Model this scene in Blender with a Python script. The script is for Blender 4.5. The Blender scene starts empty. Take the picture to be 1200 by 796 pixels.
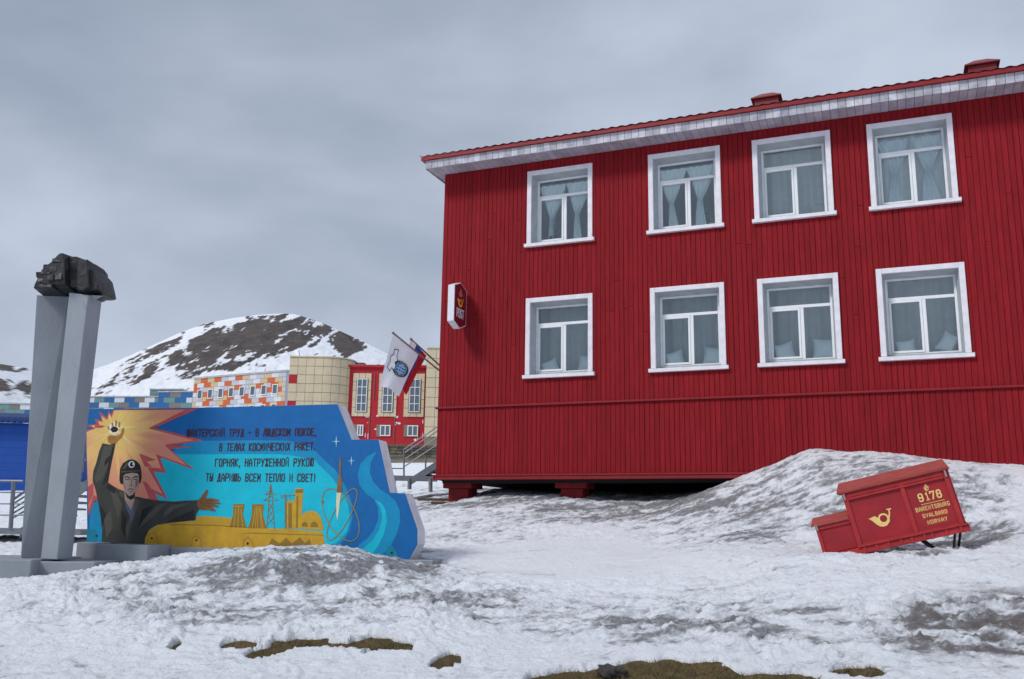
import bpy, bmesh, math, random
import numpy as np
from mathutils import Vector, Matrix
from mathutils.geometry import tessellate_polygon
R = math.radians
random.seed(7)
SC = bpy.context.scene
COL = SC.collection

# ---------------------------------------------------------------- camera
ZC = 1.6                       # eye height over the ground at the camera
F, PITCH, ROLL = 1082.0, 0.2000, 0.0156
FW = np.array([0, math.cos(PITCH), math.sin(PITCH)])
_u = np.array([0, -math.sin(PITCH), math.cos(PITCH)]); _r = np.array([1.0, 0, 0])
RT = _r*math.cos(ROLL) + _u*math.sin(ROLL)
UP = _u*math.cos(ROLL) - _r*math.sin(ROLL)
cam = bpy.data.cameras.new('camera'); cam_o = bpy.data.objects.new('camera', cam); COL.objects.link(cam_o)
m = Matrix(((RT[0], UP[0], -FW[0], 0), (RT[1], UP[1], -FW[1], 0), (RT[2], UP[2], -FW[2], ZC), (0, 0, 0, 1)))
cam_o.matrix_world = m
cam.sensor_width = 36; cam.lens = 36*F/1200; cam.clip_end = 20000; cam.clip_start = 0.1
SC.camera = cam_o
SC.view_settings.view_transform = 'Standard'; SC.view_settings.look = 'None'
SC.view_settings.exposure = 0.36; SC.view_settings.gamma = 1.0

# ---------------------------------------------------------------- light
SUN_EL, SUN_AZ = R(44), R(-125)          # azimuth: clockwise from +Y; the sun stands behind the camera's left
W = bpy.data.worlds.new('World'); SC.world = W; W.use_nodes = True
nt = W.node_tree; nt.nodes.clear()
def N(t, kind, **kw):
    n = t.nodes.new(kind)
    for k, v in kw.items():
        if k.startswith('i_'):
            key = k[2:].replace('_', ' ')
            n.inputs[key].default_value = v
        else: setattr(n, k, v)
    return n
sky = N(nt, 'ShaderNodeTexSky', sky_type='NISHITA', sun_disc=False, sun_elevation=SUN_EL, sun_rotation=SUN_AZ)
b1 = N(nt, 'ShaderNodeBackground'); b1.inputs[1].default_value = 0.1
nt.links.new(sky.outputs[0], b1.inputs[0])
tc = N(nt, 'ShaderNodeTexCoord')
mp = N(nt, 'ShaderNodeMapping'); mp.inputs['Scale'].default_value = (1.0, 1.0, 2.1); mp.inputs['Location'].default_value = (0.35, 0.0, 0.25)
nt.links.new(tc.outputs['Generated'], mp.inputs[0])
n1 = N(nt, 'ShaderNodeTexNoise'); n1.inputs['Scale'].default_value = 1.7; n1.inputs['Detail'].default_value = 7; n1.inputs['Roughness'].default_value = 0.47; n1.inputs['Distortion'].default_value = 0.15
nt.links.new(mp.outputs[0], n1.inputs[0])
# broad brightness: darker to the left, brighter to the right
sx = N(nt, 'ShaderNodeSeparateXYZ'); nt.links.new(tc.outputs['Generated'], sx.inputs[0])
mx = N(nt, 'ShaderNodeMath', operation='MULTIPLY_ADD'); nt.links.new(sx.outputs[0], mx.inputs[0]); mx.inputs[1].default_value = 0.24
nt.links.new(n1.outputs['Fac'], mx.inputs[2])
rp = N(nt, 'ShaderNodeValToRGB'); nt.links.new(mx.outputs[0], rp.inputs[0])
cr = rp.color_ramp; cr.elements[0].position = 0.25; cr.elements[0].color = (0.185, 0.222, 0.300, 1)
cr.elements[1].position = 0.66; cr.elements[1].color = (0.55, 0.61, 0.72, 1)
e = cr.elements.new(0.45); e.color = (0.335, 0.385, 0.475, 1)
b2 = N(nt, 'ShaderNodeBackground'); b2.inputs[1].default_value = 0.92
nt.links.new(rp.outputs[0], b2.inputs[0])
ms = N(nt, 'ShaderNodeMixShader'); ms.inputs[0].default_value = 0.93
nt.links.new(b1.outputs[0], ms.inputs[1]); nt.links.new(b2.outputs[0], ms.inputs[2])
wo = N(nt, 'ShaderNodeOutputWorld'); nt.links.new(ms.outputs[0], wo.inputs[0])
sl = bpy.data.lights.new('sun', 'SUN'); sl.energy = 1.8; sl.angle = R(13); sl.color = (1, 0.97, 0.93)
so = bpy.data.objects.new('sun', sl); COL.objects.link(so)
sd = Vector((math.sin(SUN_AZ)*math.cos(SUN_EL), math.cos(SUN_AZ)*math.cos(SUN_EL), math.sin(SUN_EL)))
so.rotation_euler = sd.to_track_quat('Z', 'Y').to_euler()

# ---------------------------------------------------------------- helpers
def ray(px, py):
    return FW + RT*(px-600)/F - UP*(py-398)/F
def at(px, py, Y):                       # world point seen at a pixel of the photograph, Y metres ahead
    d = ray(px, py); d = d/d[1]*Y
    return Vector((d[0], d[1], d[2]+ZC))
def project(x, y, z):
    d = np.stack([x, y, z-ZC], -1); dd = d@FW
    dd = np.where(np.abs(dd) < 1e-3, 1e-3, dd)
    return 600+F*(d@RT)/dd, 398-F*(d@UP)/dd
def tag(o, label=None, cat=None, group=None, kind=None):
    if label: o['label'] = label
    if cat: o['category'] = cat
    if group: o['group'] = group
    if kind: o['kind'] = kind
    return o
def empty(name, loc, rz=0.0, label=None, cat=None, group=None, rot=None):
    o = bpy.data.objects.new(name, None); COL.objects.link(o); o.empty_display_size = 0.2
    o.location = loc; o.rotation_euler = rot if rot else (0, 0, rz)
    return tag(o, label, cat, group)
class MB:
    def __init__(s): s.v = []; s.f = []; s.mi = []
    def add(s, vs, fs, mi=0):
        b = len(s.v); s.v += [tuple(v) for v in vs]
        s.f += [tuple(i+b for i in f) for f in fs]; s.mi += [mi]*len(fs); return s
    def box(s, x0, x1, y0, y1, z0, z1, mi=0, M=None):
        vs = [(x, y, z) for z in (z0, z1) for y in (y0, y1) for x in (x0, x1)]
        if M is not None: vs = [M @ Vector(v) for v in vs]
        return s.add(vs, [(0, 2, 3, 1), (4, 5, 7, 6), (0, 1, 5, 4), (2, 6, 7, 3), (0, 4, 6, 2), (1, 3, 7, 5)], mi)
    def hexa(s, p, mi=0):                 # 8 corners: 4 bottom ccw, 4 top ccw
        return s.add(p, [(3, 2, 1, 0), (4, 5, 6, 7), (0, 1, 5, 4), (1, 2, 6, 5), (2, 3, 7, 6), (3, 0, 4, 7)], mi)
    def tube(s, a, b, r, n=6, mi=0):
        a = Vector(a); b = Vector(b); d = (b-a).normalized()
        t = d.cross(Vector((0, 0, 1)));
        if t.length < 1e-3: t = Vector((1, 0, 0))
        t.normalize(); w = d.cross(t)
        vs = [c + (t*math.cos(2*math.pi*i/n)+w*math.sin(2*math.pi*i/n))*r for c in (a, b) for i in range(n)]
        fs = [(i, (i+1) % n, n+(i+1) % n, n+i) for i in range(n)]
        fs += [tuple(range(n-1, -1, -1)), tuple(range(n, 2*n))]
        return s.add(vs, fs, mi)
    def prism(s, pts, y0, y1, mi=0, mside=None):     # polygon in XZ, extruded y0 (front) .. y1
        n = len(pts)
        tri = tessellate_polygon([[Vector((p[0], p[1], 0)) for p in pts]])
        vs = [(p[0], y0, p[1]) for p in pts] + [(p[0], y1, p[1]) for p in pts]
        s.add(vs, [], mi); b = len(s.v)-2*n
        ar = sum(pts[i][0]*pts[(i+1) % n][1]-pts[(i+1) % n][0]*pts[i][1] for i in range(n))
        for t in tri:
            a, bb, c = t
            cr_ = (pts[bb][0]-pts[a][0])*(pts[c][1]-pts[a][1])-(pts[bb][1]-pts[a][1])*(pts[c][0]-pts[a][0])
            if cr_ < 0: a, c = c, a
            s.f.append((b+a, b+bb, b+c)); s.mi.append(mi)          # faces -Y
            s.f.append((b+n+a, b+n+c, b+n+bb)); s.mi.append(mi)
        for i in range(n):
            j = (i+1) % n
            q = (b+i, b+n+i, b+n+j, b+j) if ar > 0 else (b+i, b+j, b+n+j, b+n+i)
            s.f.append(q); s.mi.append(mi if mside is None else mside)
        return s
    def sheet(s, pts, y, mi=0):           # flat polygon in XZ facing -Y
        tri = tessellate_polygon([[Vector((p[0], p[1], 0)) for p in pts]])
        b = len(s.v); s.v += [(p[0], y, p[1]) for p in pts]
        for a, bb, c in tri:
            cr_ = (pts[bb][0]-pts[a][0])*(pts[c][1]-pts[a][1])-(pts[bb][1]-pts[a][1])*(pts[c][0]-pts[a][0])
            if cr_ < 0: a, c = c, a
            s.f.append((b+a, b+bb, b+c)); s.mi.append(mi)
        return s
    def mesh(s, name, mats, smooth=False, bevel=0):
        me = bpy.data.meshes.new(name); me.from_pydata(s.v, [], s.f)
        for mm in (mats if isinstance(mats, (list, tuple)) else [mats]): me.materials.append(mm)
        me.polygons.foreach_set('material_index', s.mi)
        if bevel:
            bm = bmesh.new(); bm.from_mesh(me)
            bmesh.ops.bevel(bm, geom=bm.edges[:], offset=bevel, segments=1, affect='EDGES', profile=0.5)
            bm.to_mesh(me); bm.free()
        if smooth: me.polygons.foreach_set('use_smooth', [True]*len(me.polygons))
        me.update(); return me
    def build(s, name, mats, parent=None, smooth=False, bevel=0, **kw):
        o = bpy.data.objects.new(name, s.mesh(name, mats, smooth, bevel)); COL.objects.link(o)
        if parent: o.parent = parent
        return tag(o, **kw)
def copy_tree(o, parent=None):
    c = o.copy(); COL.objects.link(c); c.parent = parent
    for ch in list(KIDS.get(o.name, [])): copy_tree(ch, c)
    return c
KIDS = {}
def hash2(ix, iy, seed):
    h = (ix*374761393 + iy*668265263 + seed*1442695041) & 0xffffffff
    h = ((h ^ (h >> 13))*1274126177) & 0xffffffff
    return ((h ^ (h >> 16)) & 0xffff)/65535.0
def vnoise(x, y, seed=0):
    ix = np.floor(x).astype(np.int64); iy = np.floor(y).astype(np.int64); fx = x-ix; fy = y-iy
    fx = fx*fx*fx*(fx*(fx*6-15)+10); fy = fy*fy*fy*(fy*(fy*6-15)+10)
    a = hash2(ix, iy, seed); b = hash2(ix+1, iy, seed); c = hash2(ix, iy+1, seed); d = hash2(ix+1, iy+1, seed)
    return a+(b-a)*fx+(c-a)*fy+(a-b-c+d)*fx*fy
def fbm(x, y, oct=4, seed=0, gain=0.5):
    t = 0; a = 1; s = 0
    for i in range(oct):
        t = t+a*vnoise(x*2**i+i*17.3, y*2**i+i*9.1, seed+i); s += a; a *= gain
    return t/s
def sstep(a, b, x):
    t = np.clip((x-a)/(b-a), 0, 1); return t*t*(3-2*t)

# ---------------------------------------------------------------- materials
def mat(name, col, rough=0.6, var=0.0, nscale=6.0, col2=None, bump=0.0, bscale=40.0, spec=0.35, metal=0.0, stretch=(1, 1, 1), rnd=0.0, patch=None, lo=0.35, hi=0.65):
    m = bpy.data.materials.new(name); m.use_nodes = True; t = m.node_tree
    b = t.nodes['Principled BSDF']; b.inputs['Roughness'].default_value = rough; b.inputs['Metallic'].default_value = metal
    b.inputs['Specular IOR Level'].default_value = spec
    c = tuple(col)+(1,)
    b.inputs['Base Color'].default_value = c
    tcn = N(t, 'ShaderNodeTexCoord'); mpn = N(t, 'ShaderNodeMapping'); mpn.inputs['Scale'].default_value = stretch
    t.links.new(tcn.outputs['Object'], mpn.inputs[0])
    out = None
    if col2 is not None or var:
        c2 = tuple(col2)+(1,) if col2 is not None else tuple(min(1, x*(1-var)) for x in col)+(1,)
        n = N(t, 'ShaderNodeTexNoise'); n.inputs['Scale'].default_value = nscale; n.inputs['Detail'].default_value = 6; n.inputs['Roughness'].default_value = 0.6
        t.links.new(mpn.outputs[0], n.inputs[0])
        r = N(t, 'ShaderNodeValToRGB'); r.color_ramp.elements[0].position = lo; r.color_ramp.elements[1].position = hi
        r.color_ramp.elements[0].color = c2; r.color_ramp.elements[1].color = c
        t.links.new(n.outputs['Fac'], r.inputs[0]); out = r.outputs[0]
    if rnd:
        oi = N(t, 'ShaderNodeObjectInfo'); h = N(t, 'ShaderNodeHueSaturation')
        ma = N(t, 'ShaderNodeMath', operation='MULTIPLY_ADD'); ma.inputs[1].default_value = rnd*2; ma.inputs[2].default_value = 1-rnd
        t.links.new(oi.outputs['Random'], ma.inputs[0]); t.links.new(ma.outputs[0], h.inputs['Value'])
        if out: t.links.new(out, h.inputs['Color'])
        else: h.inputs['Color'].default_value = c
        out = h.outputs[0]
    if patch:                              # (colour, scale, threshold): worn or peeled spots
        n = N(t, 'ShaderNodeTexNoise'); n.inputs['Scale'].default_value = patch[1]; n.inputs['Detail'].default_value = 8; n.inputs['Roughness'].default_value = 0.65
        t.links.new(mpn.outputs[0], n.inputs[0])
        r = N(t, 'ShaderNodeValToRGB'); r.color_ramp.elements[0].position = patch[2]; r.color_ramp.elements[1].position = patch[2]+0.03
        t.links.new(n.outputs['Fac'], r.inputs[0])
        mxn = N(t, 'ShaderNodeMix', data_type='RGBA'); t.links.new(r.outputs[0], mxn.inputs[0])
        if out: t.links.new(out, mxn.inputs[6])
        else: mxn.inputs[6].default_value = c
        mxn.inputs[7].default_value = tuple(patch[0])+(1,); out = mxn.outputs[2]
    if out: t.links.new(out, b.inputs['Base Color'])
    if bump:
        n = N(t, 'ShaderNodeTexNoise'); n.inputs['Scale'].default_value = bscale; n.inputs['Detail'].default_value = 5
        t.links.new(mpn.outputs[0], n.inputs[0])
        bp = N(t, 'ShaderNodeBump'); bp.inputs['Strength'].default_value = bump; bp.inputs['Distance'].default_value = 0.02
        t.links.new(n.outputs['Fac'], bp.inputs['Height']); t.links.new(bp.outputs[0], b.inputs['Normal'])
    return m
RED = mat('red_board_paint', (0.265, 0.0105, 0.0165), 0.75, nscale=1.6, col2=(0.19, 0.0085, 0.013), stretch=(9, 9, 1), rnd=0.10, patch=((0.12, 0.007, 0.011), 3.2, 0.665), bump=0.35, bscale=14, spec=0.15)
REDTRIM = mat('red_trim_paint', (0.255, 0.011, 0.017), 0.5, var=0.25, nscale=3, bump=0.15, bscale=20)
REDDARK = mat('dark_red_gap', (0.13, 0.007, 0.012), 0.8)
ROOFRED = mat('roof_red_metal', (0.24, 0.028, 0.032), 0.45, var=0.35, nscale=4, bump=0.1)
FASCIA = mat('grey_fascia_board', (0.56, 0.56, 0.60), 0.8, nscale=5, col2=(0.34, 0.34, 0.40), rnd=0.22, patch=((0.45, 0.33, 0.24), 4, 0.66), bump=0.4, bscale=25)
SOFFIT = mat('lilac_soffit_board', (0.44, 0.39, 0.45), 0.8, nscale=4, col2=(0.33, 0.29, 0.35), rnd=0.12, bump=0.3)
WHITE = mat('white_trim_paint', (0.78, 0.75, 0.80), 0.5, nscale=7, col2=(0.66, 0.64, 0.69), patch=((0.35, 0.31, 0.33), 18, 0.72), bump=0.12)
REVEAL = mat('grey_reveal', (0.44, 0.47, 0.50), 0.7, var=0.15)
PVC = mat('white_window_plastic', (0.80, 0.82, 0.84), 0.35, var=0.06)
ROOMM = mat('room_paint', (0.80, 0.84, 0.84), 0.9, var=0.1, nscale=2)
CLOTH = mat('white_cloth', (0.86, 0.93, 0.93), 0.9, var=0.08, bump=0.2, bscale=12)
SHEER = mat('sheer_cloth', (0.64, 0.68, 0.67), 0.9, var=0.1)
SHEERL = mat('pale_sheer_cloth', (0.76, 0.84, 0.87), 0.9, var=0.1)
DARK = mat('underfloor_shade_black', (0.02, 0.018, 0.018), 0.9)  # near-black colour holds the shade under the floor
PIERM = mat('red_pier', (0.25, 0.015, 0.02), 0.8, var=0.35, nscale=8, bump=0.5, bscale=30)
GREYPAINT = mat('grey_concrete_paint', (0.27, 0.295, 0.33), 0.8, nscale=3, col2=(0.23, 0.25, 0.285), bump=0.25, bscale=60, stretch=(1, 1, .5), patch=((0.20, 0.22, 0.25), 5, 0.64))
GREYLIT = mat('lit_grey_concrete_paint', (0.31, 0.335, 0.37), 0.8, nscale=3, col2=(0.27, 0.295, 0.33), bump=0.25, bscale=60, stretch=(1, 1, .5), patch=((0.26, 0.28, 0.31), 4, 0.64))  # same paint lightened for the pillar face that catches more light
COAL = mat('black_coal_paint', (0.013, 0.014, 0.016), 0.5, nscale=9, col2=(0.028, 0.029, 0.032), bump=0.6, bscale=14, spec=0.4)
METAL = mat('grey_railing_metal', (0.20, 0.22, 0.25), 0.5, var=0.25, metal=0.3)
WALLW = mat('white_edge_paint', (0.72, 0.73, 0.77), 0.6, nscale=4, col2=(0.56, 0.57, 0.62), bump=0.15)
def glass_mat():
    m = bpy.data.materials.new('window_glass'); m.use_nodes = True; t = m.node_tree; t.nodes.clear()
    tr = N(t, 'ShaderNodeBsdfTransparent'); tr.inputs[0].default_value = (0.97, 1, 1, 1)
    gl = N(t, 'ShaderNodeBsdfGlossy'); gl.inputs['Roughness'].default_value = 0.03; gl.inputs['Color'].default_value = (0.9, 0.95, 1, 1)
    lw = N(t, 'ShaderNodeFresnel'); lw.inputs[0].default_value = 1.5
    ma = N(t, 'ShaderNodeMath', operation='MULTIPLY_ADD'); ma.inputs[1].default_value = 1.4; ma.inputs[2].default_value = 0.05
    t.links.new(lw.outputs[0], ma.inputs[0])
    mxs = N(t, 'ShaderNodeMixShader'); t.links.new(ma.outputs[0], mxs.inputs[0])
    t.links.new(tr.outputs[0], mxs.inputs[1]); t.links.new(gl.outputs[0], mxs.inputs[2])
    o = N(t, 'ShaderNodeOutputMaterial'); t.links.new(mxs.outputs[0], o.inputs[0]); return m
GLASS = glass_mat()
FARGLASS = mat('far_glass', (0.10, 0.13, 0.16), 0.12, spec=0.8)

# ---------------------------------------------------------------- terrain: snow and ground
YS = [6, 8, 9.5, 11, 11.6, 12.2, 13.2, 14.2, 15.5, 17.5, 20, 23, 30, 45, 70]
TAB = {
 -300: [885, 800, 747, 706, 692, 680, 670, 660, 650, 636, 622, 610, 596, 572, 548],
 30:   [885, 798, 745, 706, 692, 681, 673, 664, 652, 638, 622, 610, 596, 568, 543],
 150:  [885, 796, 742, 702, 686, 672, 664, 662, 654, 640, 624, 610, 596, 566, 543],
 230:  [885, 794, 738, 697, 678, 662, 652, 652, 648, 636, 620, 606, 592, 562, 541],
 330:  [885, 792, 735, 690, 670, 652, 641, 647, 645, 632, 615, 602, 588, 560, 540],
 400:  [885, 792, 735, 690, 671, 653, 642, 646, 642, 630, 612, 598, 585, 560, 540],
 450:  [885, 792, 735, 692, 675, 659, 651, 650, 642, 628, 606, 594, 582, 558, 540],
 520:  [885, 792, 735, 697, 684, 672, 662, 650, 640, 618, 592, 584, 575, 556, 540],
 600:  [885, 792, 738, 697, 684, 673, 662, 649, 634, 608, 580, 574, 568, 556, 540],
 750:  [885, 790, 735, 694, 680, 668, 654, 640, 625, 600, 580, 578, 574, 556, 540],
 850:  [885, 786, 727, 682, 667, 652, 640, 624, 600, 566, 572, 575, 574, 556, 540],
 900:  [885, 783, 720, 672, 656, 650, 638, 618, 588, 548, 566, 575, 574, 556, 540],
 960:  [885, 780, 712, 665, 649, 652, 638, 606, 566, 526, 552, 575, 574, 556, 540],
 1050: [885, 778, 706, 661, 648, 652, 636, 590, 545, 528, 560, 575, 574, 556, 540],
 1130: [885, 778, 705, 658, 643, 643, 628, 585, 546, 536, 562, 575, 574, 556, 540],
 1200: [885, 778, 703, 655, 638, 632, 612, 580, 548, 540, 565, 575, 574, 556, 540],
 1500: [885, 778, 703, 655, 638, 626, 606, 580, 552, 545, 565, 575, 574, 556, 540]}
PXS = sorted(TAB)
ZT = np.zeros((len(PXS), len(YS)))
UT = np.zeros(len(PXS))
for i, p in enumerate(PXS):
    for j, Y in enumerate(YS):
        q = at(p, TAB[p][j], Y); ZT[i, j] = q.z
    UT[i] = at(p, 620, 10).x/10
YY = np.array([-60, 0, 3] + YS + [110, 200, 500, 9000.0])
ext = lambda v: np.concatenate([np.array([0.0, 0.0, 0.03]), v, np.array([v[-1]+2.2, v[-1]+4, v[-1]+8, v[-1]+20])])
ZT = np.array([ext(z) for z in ZT])
def hermite(xs, ys, x):                  # monotone-ish cubic, ys (..., n)
    d = np.diff(ys)/np.diff(xs); mm = np.zeros_like(ys)
    mm[..., 1:-1] = np.where(d[..., 1:]*d[..., :-1] > 0, 2*d[..., 1:]*d[..., :-1]/(d[..., 1:]+d[..., :-1]+1e-12*np.sign(d[..., 1:]+1e-20)), 0)
    mm[..., 0] = d[..., 0]; mm[..., -1] = d[..., -1]
    k = np.clip(np.searchsorted(xs, x)-1, 0, len(xs)-2); h = xs[k+1]-xs[k]; t = np.clip((x-xs[k])/h, 0, 1)
    a = ys[..., k]; b = ys[..., k+1]
    return a*(2*t**3-3*t**2+1)+b*(3*t**2-2*t**3)+mm[..., k]*h*(t**3-2*t**2+t)+mm[..., k+1]*h*(t**3-t**2)
def gridz(us, ys):                       # separable lookup on a grid
    Zc = hermite(YY, ZT, ys)             # (npx, ny)
    return hermite(UT, Zc.T, np.clip(us, UT[0], UT[-1])).T   # (nu, ny)
def gfun(y): return 0.5*(y+7+np.sqrt((y-7)**2+4))    # x = u*g(y): fans out beyond 7 m
def base_z(x, y):
    u = np.atleast_1d(x/gfun(np.array(y, float))); return float(gridz(u, np.atleast_1d(float(y)))[0, 0])

def ell(px, py, cx, cy, rx, ry, a=0.0):
    dx = px-cx; dy = py-cy; c, s = math.cos(a), math.sin(a)
    return ((dx*c+dy*s)/rx)**2+((-dx*s+dy*c)/ry)**2
def earth_mask(px, py, x, y):
    n = (fbm(x*3.2, y*2.6, 5, 91)-0.5)*2.3
    n2 = (fbm(x*7, y*3.5, 4, 95)-0.5)*1.3
    m_ = np.full_like(px, 9.0)
    for e_ in [(785, 812, 165, 38, 0.04), (1010, 783, 28, 8, 0), (905, 800, 80, 17, 0.06), (452, 755, 38, 10, 0.05), (365, 749, 26, 8, -.05), (400, 755, 28, 4, .15), (285, 752, 24, 5.5, 0), (318, 758, 36, 8, -.25), (437, 765, 14, 2, -.1), (521, 774, 21, 9, -.35), (208, 752, 13, 5, -.5)]:
        big = .4 if e_[2] > 60 else 1
        m_ = np.minimum(m_, ell(px, py, *e_)+(n+n2*0.7)*big)
    return sstep(1.2, 0.95, m_)

us_f = np.arange(-0.68, 0.68, 0.0017)
us = np.concatenate([[-9, -6, -4, -3, -2.2, -1.7, -1.35, -1.1, -0.95, -0.85, -0.77, -0.72], us_f, [0.7, 0.76, 0.84, 0.95, 1.1, 1.35, 1.7, 2.2, 3, 4, 6, 9]])
ysn = np.concatenate([[-60, -30, -15, -7, -3, 0, 2, 3.5, 4.5, 5.3, 6, 6.5], np.arange(6.9, 10, 0.026), np.arange(10, 14.5, 0.034), np.arange(14.5, 22, 0.06), np.arange(22, 36, 0.25), np.geomspace(36, 9000, 50)])
U2, Y2 = np.meshgrid(us, ysn, indexing='ij'); X2 = U2*gfun(Y2)
ZB = gridz(us, ysn)
# soften the control grid a little
near = sstep(60, 25, Y2)
XW = X2 + (fbm(X2*0.9, Y2*0.9, 3, 5)-.5)*0.8; YW = Y2 + (fbm(X2*0.9, Y2*0.9, 3, 8)-.5)*0.8
Z = ZB + near*((fbm(XW*0.55, YW*0.55, 3, 3)-0.5)*0.12)
PX, PY = project(X2, Y2, ZB)
inframe = (Y2 > 5)
rough = 0.44+0.55*sstep(1.3, 0.3, ell(PX, PY, 330, 700, 330, 60))+0.5*sstep(1.3, .3, ell(PX, PY, 950, 730, 300, 45))+0.2*sstep(1.3, .3, ell(PX, PY, 1080, 640, 150, 20))-.15*sstep(1.2, .3, ell(PX, PY, 980, 560, 240, 50))
rough = rough*(1-0.75*sstep(1.2, .4, ell(PX, PY, 690, 655, 190, 28)))
rdg = lambda n: 1-np.abs(2*n-1)
d1 = fbm(XW*1.7+YW*.3, YW*2.6, 4, 11)
d2 = rdg(fbm(XW*3.1, YW*4.5, 4, 21))
d3 = fbm(X2*9, Y2*13, 4, 31, .6)
d4 = rdg(fbm(X2*6+3, Y2*10, 3, 41))
d5 = rdg(fbm(X2*14, Y2*20, 3, 47, .6))
det = (d1-.5)*0.15 + (d2-.6)*0.075 + (d3-.5)*0.085 + (d4-.6)*0.045 + (d5-.6)*0.022
# melt terraces: steps that give the crusty ledges
q = (fbm(XW*1.1, YW*2.0, 4, 61)*7); st = (np.floor(q)+sstep(0.70, 0.97, q-np.floor(q)))/7 - q/7
det = det + st*0.42
fin = sstep(36, 24, Y2)
Z = Z + det*rough*fin*sstep(4, 7, Y2)
# hollow melted round the crate and a few footprints
def dent(px, py, Y, r, dep, sy=1.0):
    c = at(px, py, Y); return -dep*np.exp(-(((X2-c.x)/r)**2+((Y2-c.y)/(r*sy))**2)**1.5)
for a in [(1170, 641, 11.3, .13, .09), (1150, 648, 11.0, .12, .07), (1090, 668, 10.8, .11, .05), (1085, 645, 12.3, .42, .05), (1140, 635, 12.6, .3, .03), (948, 640, 12.1, .2, .10)]:
    Z = Z + dent(*a)
EM = earth_mask(PX, PY, X2, Y2)*(Y2 > 6)*(Y2 < 12)
Zg = ZB + near*((fbm(XW*0.55, YW*0.55, 3, 3)-0.5)*0.12) - 0.05 + (fbm(X2*6, Y2*6, 4, 77)-.5)*0.05
lift = Z < Zg+0.03
Z = np.where(Y2 < 13, np.maximum(Z, Zg+0.035), Z)
Z = Z*(1-EM)+(Zg-0.06)*EM
# dirt, with shade of the hollows painted into the same value
dn = fbm(XW*1.4, YW*3.2, 5, 51); dn2 = fbm(X2*5, Y2*9, 5, 71, .65)
crev = rdg(fbm(XW*1.6+YW*.5, YW*5.5, 4, 83, .6)); crev = sstep(.80, .93, crev)*sstep(.40, .6, fbm(X2*.8, Y2*1.2, 3, 88))  # dark crevices drawn in the colour, without relief
D = 0.0+0*Z
for w, e_ in [(.46, (340, 690, 270, 40, 0)), (.50, (370, 658, 150, 26, 0)), (.52, (990, 570, 240, 46, 0)), (.70, (1165, 730, 140, 34, 0)), (.28, (930, 735, 240, 26, .05)), (.28, (630, 718, 140, 22, .1)), (.34, (760, 740, 160, 18, 0)), (.46, (640, 590, 230, 26, 0)), (.36, (530, 625, 110, 14, 0)), (.30, (880, 632, 80, 12, 0)), (.2, (130, 720, 180, 20, 0)), (.25, (1150, 610, 60, 30, 0)), (.15, (800, 600, 160, 30, 0)), (.9, (1085, 640, 60, 14, 0)), (.45, (1160, 625, 40, 18, 0))]:  # heaviest darkening lies under and beside the cart
    D = D + w*sstep(1.5, 0.2, ell(PX, PY, *e_))
D = D*(1-.7*sstep(1.2, .5, ell(PX, PY, 690, 655, 170, 22)))
D = np.clip(D*(0.62+0.6*sstep(.36, .64, dn)) + D*(dn2-.5)*2.6 + (dn2-.56)*.6 + crev*.34 - 1.5*(det)*rough + np.clip(.47-d3, 0, 1)*1.3 + np.clip(.42-d5, 0, 1)*.5, 0, 1)  # relief terms darken the hollows: painted shade for contrast
BR = np.clip(sstep(1.7, 0.2, ell(PX, PY, 1185, 733, 140, 40))*sstep(.28, .70, dn2)*.85, 0, 1)
wet = sstep(.50, .66, fbm(XW*.5+YW*.15, YW*3.4, 5, 101, .58))
zone = np.clip(sstep(1.4, .3, ell(PX, PY, 960, 722, 330, 34, .02))+.7*sstep(1.4, .3, ell(PX, PY, 860, 622, 140, 20))+.5*sstep(1.4, .3, ell(PX, PY, 180, 700, 240, 40))+.8*sstep(1.4, .3, ell(PX, PY, 640, 590, 200, 28)), 0, 1)
D = np.clip(D+wet*zone*.42+.16*sstep(1.2, .5, ell(PX, PY, 390, 665, 170, 26)), 0, 1)
D = np.where(Y2 > 40, 0.1, D)
def grid_obj(name, X, Y, Z, attrs, material):
    nu, ny = X.shape
    me = bpy.data.meshes.new(name); me.vertices.add(nu*ny)
    me.vertices.foreach_set('co', np.stack([X, Y, Z], -1).ravel().astype(np.float32))
    i, j = np.meshgrid(np.arange(nu-1), np.arange(ny-1), indexing='ij'); a = (i*ny+j).ravel()
    quads = np.stack([a, a+ny, a+ny+1, a+1], -1)
    nq = len(quads); me.loops.add(nq*4); me.loops.foreach_set('vertex_index', quads.ravel().astype(np.int32))
    me.polygons.add(nq); me.polygons.foreach_set('loop_start', (np.arange(nq)*4).astype(np.int32))
    me.polygons.foreach_set('use_smooth', np.ones(nq, bool))
    for k, v in attrs.items():
        at_ = me.attributes.new(k, 'FLOAT', 'POINT'); at_.data.foreach_set('value', v.ravel().astype(np.float32))
    me.materials.append(material); me.update(calc_edges=True)
    o = bpy.data.objects.new(name, me); COL.objects.link(o); return o
def attr_node(t, name):
    a = N(t, 'ShaderNodeAttribute'); a.attribute_name = name; return a.outputs['Fac']
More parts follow.
